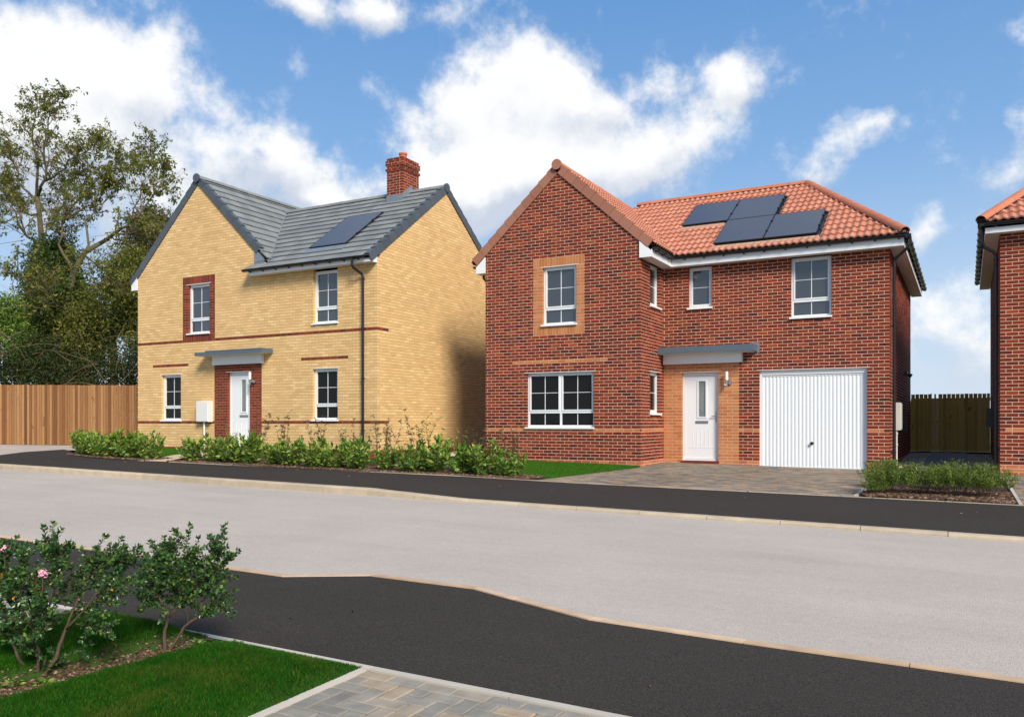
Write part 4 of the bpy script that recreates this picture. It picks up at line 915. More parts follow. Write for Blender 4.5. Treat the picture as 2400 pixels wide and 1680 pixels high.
# driveway of block pavers
def pavers(name, hps, x0, x1, y0, y1, mat, off, pattern, limit, pw=.2, pl=.1, label=None):
    root = place(name, None, Matrix.Translation(((x0+x1)/2, (y0+y1)/2, 0)), None, kind='structure')
    cells = []
    if pattern == 'stretcher':
        j = 0; y = y0
        while y < y1:
            x = x0-(pw/2 if j % 2 else 0)
            while x < x1: cells.append((x, x+pw, y, y+pl)); x += pw
            y += pl; j += 1
    else:
        n = int((x1-x0)/pl)+2; m_ = int((y1-y0)/pl)+2
        for i in range(-2, n):
            for j in range(-2, m_):
                d = (i-j) % 4
                if d == 0: cells.append((x0+i*pl, x0+(i+2)*pl, y0+j*pl, y0+(j+1)*pl))
                if d == 3: cells.append((x0+i*pl, x0+(i+1)*pl, y0+j*pl, y0+(j+2)*pl))
    items = []
    jn = .008 if pattern == 'herring' else .006
    for (a, b, c, d) in cells:
        p = clip([(a+jn/2, c+jn/2), (b-jn/2, c+jn/2), (b-jn/2, d-jn/2), (a+jn/2, d-jn/2)], hps)
        if len(p) > 2 and parea(p) > .0008: items.append(p)
    key = lambda p: (sum(q[0] for q in p)/len(p))**2+(sum(q[1] for q in p)/len(p))**2
    def seen(p):   # in front of the camera and within its view
        cx, cy = sum(q[0] for q in p)/len(p), sum(q[1] for q in p)/len(p)
        zc = -.48143*cx+.8765*cy; xc = .8765*cx+.48143*cy
        return zc > .6 and abs(xc/zc) < .66 and (gz(cx, cy)-1.5)/zc > -.37
    items.sort(key=lambda p: (not seen(p), key(p))); rest = MB(); cnt = 0
    for p in items:
        m_ = MB() if cnt < limit and seen(p) else rest; of_ = off(*p[0]) if callable(off) else off; h_ = of_+random.uniform(-.0015, .0015); n = len(p); cx, cy = sum(q[0] for q in p)/n, sum(q[1] for q in p)/n; i0 = len(m_.v)
        ins = [(cx+(q[0]-cx)*(1-.006/abs(q[0]-cx) if abs(q[0]-cx) > .02 else 1), cy+(q[1]-cy)*(1-.006/abs(q[1]-cy) if abs(q[1]-cy) > .02 else 1)) for q in p]
        tl = (random.uniform(-.004, .004), random.uniform(-.004, .004))
        m_.v += [(a, b, gz(a, b, of_-.04)) for a, b in p]+[(a, b, gz(a, b, h_-.005)) for a, b in p]+[(a, b, gz(a, b, h_)+tl[0]*(a-cx)+tl[1]*(b-cy)) for a, b in ins]
        for lv in (0, n):
            for k in range(n): m_.f.append((i0+lv+k, i0+lv+(k+1) % n, i0+lv+n+(k+1) % n, i0+lv+n+k))
        m_.f.append(tuple(i0+2*n+k for k in range(n)))
        if m_ is not rest: m_.build('paver', mat, root); cnt += 1
    if rest.v: rest.build('paving', mat, root, kind='stuff')
    return root
big = [(1,0,99)]
drive = [(-7.3, 13.70), (-1.51, 13.86), (-1.51, 16.3), (-1.45, 19.65), (-6.53, 19.65), (-6.53, 17.99), (-6.47, 17.2), (-6.93, 14.1)]
sheet('driveway_bed', drive, lambda x, y: offb(x)-.004, M['sand'], res=.8)
dh = poly_hps([(-7.3, 13.70), (-1.51, 13.86), (-1.51, 19.64), (-6.5, 19.64), (-6.93, 14.1)])
dh2 = [h for h in dh]
pavers('driveway', poly_hps([(-7.02, 13.70), (-6.4605, 13.72), (-6.4605, 17.2)]), -7.4, -1.5, 13.70, 19.66, M['paverdrive'], lambda x, y: offb(x)+.007, 'stretcher', 60)
pavers('driveway', poly_hps([(-6.46, 13.70), (-1.51, 13.86), (-1.51, 19.64), (-6.46, 19.64)]), -7.4, -1.5, 13.70, 19.66, M['paverdrive'], lambda x, y: offb(x)+.007, 'stretcher', 300)
sheet('driveway_bed', [(.67, 13.92), (4, 13.92), (4, 19.64), (.67, 19.64)], .02, M['sand'])
pavers('driveway', poly_hps([(.72, 13.92), (3, 13.92), (3, 19.6), (.68, 19.6)]), .7, 3, 13.92, 19.6, M['paverdrive'], .04, 'stretcher', 200)
# grey slabs to the gate
gp_root = place('path', None, Matrix.Translation((-.4, 22.5, .4)), None, kind='structure'); y = 17.6
while y < 27.35:
    for (a, b) in ((-.90, -.44), (-.435, .025)):
        m_ = MB(); y1_ = min(y+.445, 27.4); of = .055+random.uniform(-.002, .002); pts = [(a, y), (b, y), (b, y1_), (a, y1_)]
        m_.v = [(p, q, gz(p, q, of-.04)) for p, q in pts]+[(p, q, gz(p, q, of)) for p, q in pts]; m_.f = [(3,2,1,0), (4,5,6,7), (0,1,5,4), (1,2,6,5), (2,3,7,6), (3,0,4,7)]; m_.build('slab', M['slab'], gp_root)
    y += .45
# foreground pavers, right of the lawn
sheet('paving_bed', [(-2.88, 3.60), (3, 3.60), (3, -3), (-2.88, -3)], -.004, M['sand'])
pv = pavers('paving', poly_hps([(-2.885, -1.5), (1.5, -1.5), (1.5, 3.50), (-2.885, 3.50)]), -2.885, 1.5, -1.5+.0, 3.5, M['paver'], .004, 'herring', 290)
pavers('paving', poly_hps([(-2.885, 3.502), (1.5, 3.502), (1.5, 3.603), (-2.885, 3.603)]), -2.885, 1.5, 3.502, 3.6, M['paver'], .004, 'stretcher', 60)
sheet('paving_bed', [(-9, 3.60), (-5.29, 3.60), (-5.29, -2), (-9, -2)], .0, M['sand'])
pavers('paving', poly_hps([(-9, 1.0), (-5.30, 1.0), (-5.30, 3.60), (-9, 3.60)]), -9, -5.3, 1.0, 3.6, M['paver'], .012, 'stretcher', 200)
edging('edging', (-5.27, 3.60), (-5.27, 0), .05, .03)
# foreground lawn with a mound
def mound(x, y):
    e = min(x+5.24, -2.945-x, 3.60-y); e = max(0, min(1, e/.35)); s_ = math.exp(-((x+4.1-.04*(y-2.9)*2.5)/.10)**2)
    return .012+.050*math.sin(e*math.pi/2)+.060*max(0, min(1, (-4.14-x+.1*(y-2.9))/.22))*min(1, e*1.3)-.028*s_*(1 if 1.5 < y < 3.5 else 0)
mb = MB(); nx, ny = 70, 90; X = np.linspace(-5.24, -2.94, nx); Y = np.linspace(-1.0, 3.602, ny)
for j in range(ny):
    for i in range(nx): mb.v.append((X[i], Y[j], gz(X[i], Y[j], mound(X[i], Y[j]))))
for j in range(ny-1):
    for i in range(nx-1): a = j*nx+i; mb.f.append((a, a+1, a+nx+1, a+nx))
struct('lawn', mb, M['turf'])

# ================================================================== FENCES
fa, fb_ = Vector((-31.0, 14.05, 0)), Vector((-21.92, 17.66, 0)); D_ = fb_-fa; t_ = D_.normalized(); nrm = Vector((t_.y, -t_.x, 0))
ff = thing('fence', (-26, 16, .8), 'tall brown close-board timber fence left of the yellow brick house', 'fence', 'timber fences')
n = int(D_.length/.088); ftop = lambda x: 2.666+(x+21.9)*(-.0092)
frf = (fa, t_, Vector((0,0,1)), nrm)
for i in range(n):
    a = i*.088; px = fa.x+t_.x*a; zt = ftop(px)+random.uniform(-.006, .006); zb = gz(px, fa.y+t_.y*a, .09); j = random.uniform(-.002, .003)
    mb = MB(); O = fa+t_*a
    fr = (O, t_, Vector((0,0,1)), nrm)
    # feathered board: thick edge laps over the thin edge of the next
    v0 = [(0, 0, .0), (.122, 0, .018+j)]
    P = lambda s_, z, d: tuple(O+t_*s_+nrm*d+Vector((0,0,z)))
    j = random.uniform(-.004, .004); mb.v = [P(.002,zb,.026+j), P(.073,zb,.018+j), P(.073,zt,.018+j), P(.002,zt,.026+j), P(.002,zb,.002), P(.073,zb,.002), P(.073,zt,.002), P(.002,zt,.002)]
    mb.f = [(0,1,2,3), (7,6,5,4), (0,4,5,1), (1,5,6,2), (2,6,7,3), (3,7,4,0)]; mb.build('board', M['fence'], ff)
for zz_ in (.35, 1.0, 1.6):
    mb = MB(); mb.rect(0, D_.length, .85+zz_-.3*(zz_ < .5), .93+zz_, frf, -.06, 0); mb.build('rail', M['fence'], ff)
gf = thing('fence', (-.4, 27.35, .6), 'green-brown timber fence and gate at the end of the path between red houses', 'fence', 'timber fences')
x = -1.44; i = 0; zg0, zg1 = .66, 2.335
fr2 = frF(27.33)
while x < .58:
    w_ = .098; x1_ = min(x+w_, .59)
    if abs(x-(-.88)) < .06: x += .05
    mb = MB(); mb.rect(x, x1_, zg0, zg1+random.uniform(-.004, .004), fr2, 0, .02); mb.build('board', M['fence2'], gf); x += .112
mb = MB(); mb.rect(-.925, -.895, zg0-.08, zg1+.02, fr2, 0, .045); mb.build('gate_post', M['fence2'], gf)
x = -1.44
while x < .58:
    mb = MB(); mb.rect(x-.05, min(x+.052, .59), zg0+.01, zg1-.20, fr2, -.032, -.012); mb.build('board', M['fence3'], gf); x += .112
for z in (zg0+.12, (zg0+zg1)/2+.02, zg1-.16):
    mb = MB(); mb.rect(-1.45, .6, z-.04, z+.04, fr2, -.011, -.001); mb.build('rail', M['fence2'], gf)
mb = MB(); mb.rect(-1.45, .6, zg0-.12, zg0-.015, fr2, -.1, -.08); mb.build('gap_shade_strip', M['dark'], gf)  # added dark strip: shade of the gap under the boards, as colour


# ================================================================== PLANTS
def leaves(name, centers, dirs, size, wid, mat, parent=None, mw=None, fold=.25, **props):
    """one folded leaf (two quads sharing a midrib as 4 tris) per centre, pointing along dirs"""
    n = len(centers); d = dirs/np.linalg.norm(dirs, axis=1)[:, None]
    r = rng.normal(size=(n, 3)); s = np.cross(d, r); s /= np.linalg.norm(s, axis=1)[:, None]; up = np.cross(s, d)
    L = (size*rng.uniform(.65, 1.25, n))[:, None]; W = L*wid
    p0 = centers; p1 = centers+d*L*.5+s*W*.5+up*L*fold*.25; p2 = centers+d*L-up*L*.10; p3 = centers+d*L*.5-s*W*.5+up*L*fold*.25
    pm = centers+d*L*.52-up*L*.05
    V = np.stack([p0, p1, p2, p3, pm], 1).reshape(-1, 3); b = np.arange(n)[:, None]*5
    F = np.concatenate([b+np.array([[0, 1, 4]]), b+np.array([[1, 2, 4]]), b+np.array([[4, 2, 3]]), b+np.array([[0, 4, 3]])], 0)
    return mesh_np(name, V, F, mat, parent, mw, **props)
def rot_to(v):
    return np.array(v, float)
# ---- cherry laurel
def laurel(seed, h=.62, w_=.42):
    rnd = random.Random(seed); st = MB(); C, Dd = [], []
    for i in range(20):
        a = rnd.uniform(0, 2*math.pi); r = rnd.uniform(.05, 1)**.7*w_; hh = h*rnd.uniform(.62, 1.05)*(1-.3*(r/w_)**2)
        b = Vector((math.cos(a)*r*.35, math.sin(a)*r*.35, 0)); tip = Vector((math.cos(a)*r, math.sin(a)*r, hh)); mid = (b+tip)/2+Vector((math.cos(a), math.sin(a), 0))*r*.12
        st.tube([b, mid, tip], [.008, .006, .003], 5)
        for k in range(13):
            t = .12+.88*k/12; p = b.lerp(mid, t*2) if t < .5 else mid.lerp(tip, t*2-1)
            for q in range(2 if t < .85 else 3):
                an = k*2.4+q*math.pi+rnd.uniform(-.4, .4); el_ = rnd.uniform(.15, .9) if t < .8 else rnd.uniform(.6, 1.3)
                C.append(tuple(p)); Dd.append((math.cos(an)*math.cos(el_), math.sin(an)*math.cos(el_), math.sin(el_)-(.45 if t < .35 else 0)))
    return st, np.array(C), np.array(Dd)
protos = []
LL = ['broad bushy laurel', 'upright laurel', 'spreading laurel', 'dense laurel']
def place_shrubs():
    spots = []
    n = 15
    for i in range(n):
        x = -15.75+i*(8.05/(n-1)); spots.append((x+random.uniform(-.08, .08), fbv(x)+.42+random.uniform(-.05, .10), random.uniform(.72, 1.15), 'R', i))
    for i in range(7):
        x = -20.3+i*.52; spots.append((x, fbv(x)+.40+random.uniform(-.04, .06), random.uniform(.88, 1.04), 'L', i))
    posR = ['first', 'second', 'third', 'fourth', 'fifth', 'sixth', 'seventh', 'eighth', 'ninth', 'tenth', 'eleventh', 'twelfth', 'thirteenth', 'fourteenth', 'last']
    for (x, y, s_, bed, i) in spots:
        k = (i*3+(1 if bed == 'L' else 0)) % 4
        lab = (f'{posR[i]} laurel bush from the left in the long row before the houses' if bed == 'R' else f'{posR[i]} laurel bush from the left in the short row before the fence')
        mw = Matrix.Translation((x, y, gz(x, y, offb(x)+.01))) @ Matrix.Rotation(random.uniform(0, 6.28), 4, 'Z') @ Matrix.Scale(s_, 4)
        o = place('laurel_bush', None, mw, None, label=lab, category='shrub', group='laurel bushes in the front beds'); 
        for (me, nm) in protos[k]:
            c = bpy.data.objects.new(nm, me); COL.objects.link(c); c.parent = o; WM[c.name] = mw.copy()
            if nm == 'foliage': c['kind'] = 'stuff'
for sd_ in range(4):
    st, C_, Dd_ = laurel(40+sd_, .60+.04*(sd_ % 2), .40+.03*(sd_ % 3))
    a = bpy.data.meshes.new('stem'); a.from_pydata(st.v, [], st.f); a.materials.append(M['stem'])
    tmp = leaves('foliage', C_, Dd_, .115, .45, M['laurel']); me = tmp.data; bpy.data.objects.remove(tmp)
    protos.append([(a, 'stem'), (me, 'foliage')])
place_shrubs()
# ---- tall twiggy shrubs behind the laurels
tw = [(-14.75, 14.3, 1.40, 'thin leggy shrub near the front door of the yellow house'), (-13.95, 14.35, 1.25, 'thin shrub under the ground-floor window right of the yellow house door'),
 (-12.95, 14.4, 1.15, 'leafy twiggy shrub left of the black downpipe'), (-12.05, 14.35, 1.05, 'bushy twiggy shrub just left of the downpipe foot'), (-11.25, 14.4, 1.25, 'reddish leggy shrub at the corner of the yellow house'),
 (-10.75, 14.2, 1.15, 'dark leafy upright shrub before the lit side wall'), (-10.30, 14.4, 1.30, 'tallest leggy shrub before the lit side wall'), (-9.85, 14.2, 1.20, 'pale stemmed shrub before the shaded gap between houses'),
 (-9.2, 14.5, .92, 'feathery green shrub in the shaded gap between the two houses'), (-8.45, 14.4, 1.0, 'dark twiggy shrub left under the red gable window'), (-7.95, 14.4, 1.02, 'dark leafy shrub right below the red gable window'),
 (-17.0, 15.6, .75, 'small pale green shrub beside the tan path'), (-21.3, 14.7, .62, 'small pale shrub at the left end of the short laurel row')]
for (x, y, h, lab) in tw:
    mw = Matrix.Translation((x, y, gz(x, y, offb(x)))); o = place('twiggy_shrub', None, mw, None, label=lab, category='shrub', group='leggy shrubs behind the laurels'); st = MB(); C_, Dd_ = [], []
    for i in range(6):
        a = random.uniform(0, 6.28); p = Vector((0,0,0)); d = Vector((math.cos(a)*.16, math.sin(a)*.16, 1)).normalized(); pts = [p.copy()]; L = h*random.uniform(.6, 1); ns = 7
        for k in range(ns):
            d = (d+Vector((random.uniform(-.22,.22), random.uniform(-.22,.22), .05))).normalized(); p = p+d*L/ns; pts.append(p.copy())
            if k >= 2:
                for q in range(random.randint(1, 3)):
                    a2 = random.uniform(0, 6.28); e2 = Vector((math.cos(a2), math.sin(a2), random.uniform(.3, 1.1))).normalized()*random.uniform(.05, .14); st.tube([p, p+e2], [.0025, .0015], 4)
                    for z_ in range(random.randint(3, 6)): C_.append(tuple(p+e2*random.uniform(.3, 1))); Dd_.append((random.gauss(0,1), random.gauss(0,1), random.gauss(.4,.6)))
            for z_ in range(3 if k > 2 else 0): C_.append(tuple(p)); Dd_.append((random.gauss(0,1), random.gauss(0,1), random.gauss(.3,.6)))
        st.tube(pts, [.008-.0009*k for k in range(len(pts))], 5)
    s_ = st.build('stem', M['redstem'], None); s_.parent = o; l_ = leaves('foliage', np.array(C_), np.array(Dd_), .042, .5, M['twigleaf'] if 'pale' not in lab and 'green' not in lab else M['laurel']); l_.parent = o; l_['kind'] = 'stuff'
litC, litD = [], []
for i in range(220):
    x = random.uniform(-19.5, 1.5); y = fbv(x)-random.random()**2.2*1.6-.03; t_l = (y-10.55)/(fbv(x)-10.55); litC.append((x, y, gz(x, y, (ups(x)-.004)*(1-t_l)+offb(x)*t_l+.006))); litD.append((random.gauss(0,1), random.gauss(0,1), random.uniform(-.05,.15)))
for i in range(14):
    x = random.uniform(-6.5, .5); y = 3.7+random.random()**2*1.2; litC.append((x, y, gz(x, y, .008))); litD.append((random.gauss(0,1), random.gauss(0,1), random.uniform(-.05,.15)))
o = leaves('leaf_litter', np.array(litC), np.array(litD), .030, .5, M['chip']); o['kind'] = 'stuff'; o['label'] = 'few dry leaves scattered on the dark pavements'; o['category'] = 'leaf litter'
# ---- low feathery shrubs at right
for i, (x, y, s_, lab) in enumerate([(-1.12, 14.52, 1.0, 'leftmost low feathery shrub beside the block driveway'), (-.62, 14.62, .95, 'second low feathery shrub from the driveway, before the path'), (-.12, 14.55, 1.0, 'third low feathery shrub from the driveway, before the gate'), (.28, 14.62, .95, 'rightmost low feathery shrub by the third house corner'), (-1.2, 15.5, .9, 'low feathery shrub at the foot of the black downpipe'), (-.35, 15.4, .85, 'rear feathery shrub facing the grey path'), (-1.25, 14.25, .5, 'tiny low shrub on the bed corner next to the driveway edging')]):
    mw = Matrix.Translation((x, y, gz(x, y, .04))) @ Matrix.Scale(s_*1.22, 4); o = place('feathery_shrub', None, mw, None, label=lab, category='shrub', group='low feathery shrubs by the path'); st = MB(); C_, Dd_ = [], []
    for k in range(90):
        a = random.uniform(0, 6.28); r = random.random()**.6*.38; hh = .46*random.uniform(.6, 1.05)*(1-.35*(r/.38)**2); tip = Vector((math.cos(a)*r, math.sin(a)*r, hh)); b = tip*.25; b.z = 0
        if k < 45: st.tube([b, (b+tip)/2+Vector((0,0,.03)), tip], [.003, .002, .001], 4)
        for q in range(58):
            t = random.random()**.6; p = b.lerp(tip, t); C_.append(tuple(p+Vector((random.gauss(0,.015), random.gauss(0,.015), 0)))); Dd_.append((random.gauss(0,.8)+math.cos(a)*.4, random.gauss(0,.8)+math.sin(a)*.4, .8))
    s1_ = st.build('stem', M['stem'], None); s1_.parent = o; C_ = np.array(C_); l_ = leaves('foliage', C_[C_[:, 2] > .13], np.array(Dd_)[C_[:, 2] > .13], .036, .30, M['fine']); l_.parent = o; l_['kind'] = 'stuff'
# ---- bark chips in the beds
def chips(name, fn, n, lab, mat, smin, smax, flat=.35):
    V, F = [], []; c = 0
    while c < n:
        x, y, z = fn(); a = random.uniform(0, 3.14); L = random.uniform(smin, smax); W = L*random.uniform(.3, .8); H = L*flat*random.uniform(.5, 1); ca, sa = math.cos(a), math.sin(a); tl = random.uniform(-.5, .5); i0 = len(V)
        for (p, q, r) in ((-1,-1,0), (1,-1,0), (.8,1,0), (-.7,.8,0), (-.6,-.6,1), (.7,-.5,1), (.5,.7,1), (-.5,.5,1)):
            V.append((x+(p*L*ca-q*W*sa)/2, y+(p*L*sa+q*W*ca)/2, z+r*H+p*L*tl*.4-.3*H))
        F += [(i0+4,i0+5,i0+6,i0+7), (i0,i0+1,i0+5,i0+4), (i0+1,i0+2,i0+6,i0+5), (i0+2,i0+3,i0+7,i0+6), (i0+3,i0,i0+4,i0+7)]; c += 1
    return mesh_np(name, np.array(V), np.array(F), mat, None, None, kind='stuff', label=lab, category='ground cover')
def bedR():
    x = random.uniform(-16.1, -7.2); y = fbv(x)+.05+random.random()**1.5*1.0; return x, y, gz(x, y, offb(x)+.016)
def bedL():
    x = random.uniform(-20.6, -16.85); y = fbv(x)+.05+random.random()**1.5*.8; return x, y, gz(x, y, .118)
def bedG():
    x = random.uniform(-1.43, .60); y = 13.93+random.random()**1.5*1.6; return x, y, gz(x, y, .055)
def strip():
    y = random.uniform(.8, 3.52); x = -4.1+.1*(y-2.9)+random.gauss(0, .065); return x, y, gz(x, y, mound(x, y)+.006)
chips('bark_mulch', bedR, 9000, 'dark bark mulch along the front of the long laurel row', M['chip'], .02, .07); chips('bark_mulch', bedL, 3500, 'dark bark mulch under the short laurel row by the fence', M['chip'], .02, .07)
chips('bark_mulch', bedG, 3500, 'brown bark and dead leaves under the feathery shrubs by the path', M['chip'], .03, .09); chips('bark_mulch', strip, 3200, 'strip of bark and soil running through the foreground lawn', M['chip'], .008, .026)
def grav():
    x = random.choice([random.uniform(-1.45, -.9), random.uniform(.04, .6)]); y = random.uniform(19.5, 27.3); return x, y, gz(x, y, .038)
chips('gravel', grav, 9000, 'pale gravel on both sides of the grey slab path', M['gravelm'], .015, .04, .7)
# ---- grass
def grass(name, fn, n, h, wd, lab, mat, seg=2):
    P = np.array([fn() for _ in range(n)]); a = rng.uniform(0, 2*np.pi, n); hh = h*rng.uniform(.5, 1.15, n)*P[:, 3]; lean = rng.normal(0, .42, (n, 2))*hh[:, None]
    s = np.stack([np.cos(a), np.sin(a), np.zeros(n)], 1)*(wd*rng.uniform(.7, 1.3, n))[:, None]; b = P[:, :3]; l3 = np.concatenate([lean, np.zeros((n, 1))], 1)
    up = np.stack([np.zeros(n), np.zeros(n), hh], 1)
    V = np.stack([b-s, b+s, b+up*.6+l3*.35+s*.7, b+up*.6+l3*.35-s*.7, b+up*.92+l3], 1).reshape(-1, 3); k = np.arange(n)[:, None]*5
    F = np.concatenate([k+np.array([[0, 1, 2]]), k+np.array([[0, 2, 3]]), k+np.array([[3, 2, 4]])])
    return mesh_np(name, V, F, mat, None, None, kind='stuff', label=lab, category='grass')
def g_near():
    while True:
        x = random.uniform(-5.24, -2.93); y = random.uniform(1.35, 3.615)
        st = abs(x-(-4.1+.1*(y-2.9)))
        if st < .115 and random.random() < .965: continue
        if st < .16 and random.random() < .55: continue
        edge = min(1, .35+min(3.6-y, -2.93-x, 1)*3.5 if st > .2 else .6)
        return x, y, gz(x, y, mound(x, y))-.003, max(.35, edge)*(1.25 if y > 2.9 and x < -4.1 else 1)
grass('grass', g_near, 210000, .040, .0013, 'foreground lawn grass cut by a strip of bark', M['grass'])
def inpoly(p, hp): return all(a*p[0]+b*p[1] <= c for a, b, c in hp)
def g_poly(pts, off):
    hp = poly_hps(pts); x0, x1 = min(p[0] for p in pts), max(p[0] for p in pts); y0, y1 = min(p[1] for p in pts), max(p[1] for p in pts)
    def f():
        while True:
            x, y = random.uniform(x0, x1), random.uniform(y0, y1)
            if inpoly((x, y), hp): return x, y, gz(x, y, offb(x)+off), 1
    return f
grass('grass', g_poly([(-8.9, 14.9), (-7.6, 14.42), (-7.05, 14.02), (-6.93, 14.1), (-6.47, 17.2), (-6.53, 17.95), (-9.6, 17.95)], .006), 60000, .035, .004, 'small bright green lawn left of the block driveway', M['lawnfar'])
grass('grass', g_poly([(-21.3, 14.25), (-18.02, 14.0), (-17.5, 13.7), (-18.05, 14.7), (-18.05, 16.3), (-21.3, 16.3)], .003), 20000, .035, .005, 'small green lawn left of the tan path', M['lawnfar'])

# ---- foreground evergreen shrubs: crooked stems, whorls of small glossy leaves
RH = Vector((.8766, .4815, 0)); DP = Vector((-.4815, .8766, 0))
def whorled(base, label, stems, shoots, seed, nfill, flower=(), yl=0, gap=0):
    rnd = random.Random(seed); root = place('evergreen_bush', None, Matrix.Translation(base), None, label=label, category='shrub', group='foreground evergreen bushes'); Cc, Dd = [], []
    L3 = lambda p: RH*p[0]+DP*p[2]+Vector((0,0,p[1]))
    paths = []
    for pts, r0 in stems:
        q = [L3(p) for p in pts]; sm = []
        for i in range(len(q)-1):
            for k in range(4): t = k/4; sm.append(q[i].lerp(q[i+1], t)+Vector((rnd.uniform(-1,1), rnd.uniform(-1,1), rnd.uniform(-1,1)))*.003)
        sm.append(q[-1]); mb = MB(); n_ = len(sm); mb.tube(sm, [r0*(1-.72*k/n_) for k in range(n_)], 8); s_ = mb.build('stem', M['stem'], None, smooth=True); s_.parent = root; paths.append(sm)
    tw_ = MB(); ends = []
    def shoot(a, b, dens=1.0, r=.0032, drop=0):
        a, b = Vector(a), Vector(b); L = (b-a).length; n_ = max(3, int(L/.035)); pts = [a.lerp(b, k/n_)+Vector((rnd.uniform(-1,1), rnd.uniform(-1,1), rnd.uniform(-1,1)))*.005+Vector((0,0,math.sin(math.pi*k/n_)*drop)) for k in range(n_+1)]
        tw_.tube(pts, [r*(1-.6*k/n_) for k in range(n_+1)], 5); d = (b-a).normalized(); m_ = int(L/.0062*dens)
        for k in range(m_):
            t = .08+.92*k/m_; p = pts[min(int(t*n_), n_-1)].lerp(pts[min(int(t*n_)+1, n_)], t*n_-int(t*n_)) if t < 1 else pts[-1]
            an = k*2.4; s1 = d.orthogonal().normalized(); s2 = d.cross(s1); o_ = (s1*math.cos(an)+s2*math.sin(an)); ld = (o_+d*rnd.uniform(.35, .9)+Vector((0,0,.12))).normalized(); Cc.append(tuple(p)); Dd.append(tuple(ld))
        for k in range(5): an = k*1.257; s1 = d.orthogonal().normalized(); s2 = d.cross(s1); Cc.append(tuple(b)); Dd.append(tuple((s1*math.cos(an)+s2*math.sin(an)+d*1.3).normalized()))
    for (p0, p1) in shoots: shoot(L3(p0), L3(p1), 1.0)
    # side shoots fill the crown, starting from the long shoots and the upper stems
    src = [(L3(a), L3(b)) for a, b in shoots]
    for i in range(nfill):
        a, b = rnd.choice(src); t = rnd.uniform(.0, 1)**1.3*.78; p = a.lerp(b, t); d = (b-a).normalized()
        q = Vector((rnd.gauss(0, 1), rnd.gauss(0, 1), rnd.gauss(.25, .8))).normalized(); L = rnd.uniform(.05, .13); shoot(p, p+(q*.8+d*.6).normalized()*L, 1.0, .0022)
    t_ = tw_.build('twig', M['stem'], None); t_.parent = root
    f_ = leaves('foliage', np.array(Cc), np.array(Dd), .0262, .60, M['escal'], fold=.35); f_.parent = root; f_['kind'] = 'stuff'
    for c in flower:
        mb = MB(); c3 = L3(c[:3])
        for i in range(c[3]):
            o_ = Vector((rnd.gauss(0,1), rnd.gauss(0,1), rnd.gauss(.2,.8))).normalized()*rnd.uniform(.008, .026)+c3; ax = (o_-c3).normalized(); s1 = ax.orthogonal().normalized(); s2 = ax.cross(s1)
            for k in range(5):
                an = k*1.2566; e_ = (s1*math.cos(an)+s2*math.sin(an)); f2 = ax.cross(e_); mb.quad([o_, o_+e_*.004+f2*.0028+ax*.003, o_+e_*.0075+ax*.004, o_+e_*.004-f2*.0028+ax*.003])
        st_ = MB(); st_.tube([c3-Vector((0,0,.095)), c3], .0028, 5); sq = st_.build('blossom_stalk', M['stem'], None); sq.parent = root
        q = mb.build('blossom', M['pink'], None); q.parent = root
    if yl:
        ii = rnd.sample(range(len(Cc)), yl); y_ = leaves('yellow_leaves', np.array(Cc)[ii]+np.array([[.0072,-.013,0]]), np.array(Dd)[ii]*.6+np.array([[.1,-.2,-.4]]), .028, .6, M['yellowleaf']); y_.parent = root; y_['kind'] = 'stuff'
    return root
b1 = (-4.235, 2.589, gz(-4.235, 2.589, .02)); b2 = (-4.035, 3.208, gz(-4.035, 3.208, .02))
k1 = 4.31/1939; k2 = 4.755/1939
S1 = lambda x, y, d=0: ((x-88)*k1, (1574-y)*k1, d); S2 = lambda x, y, d=0: ((x-388)*k2, (1520-y)*k2, d)
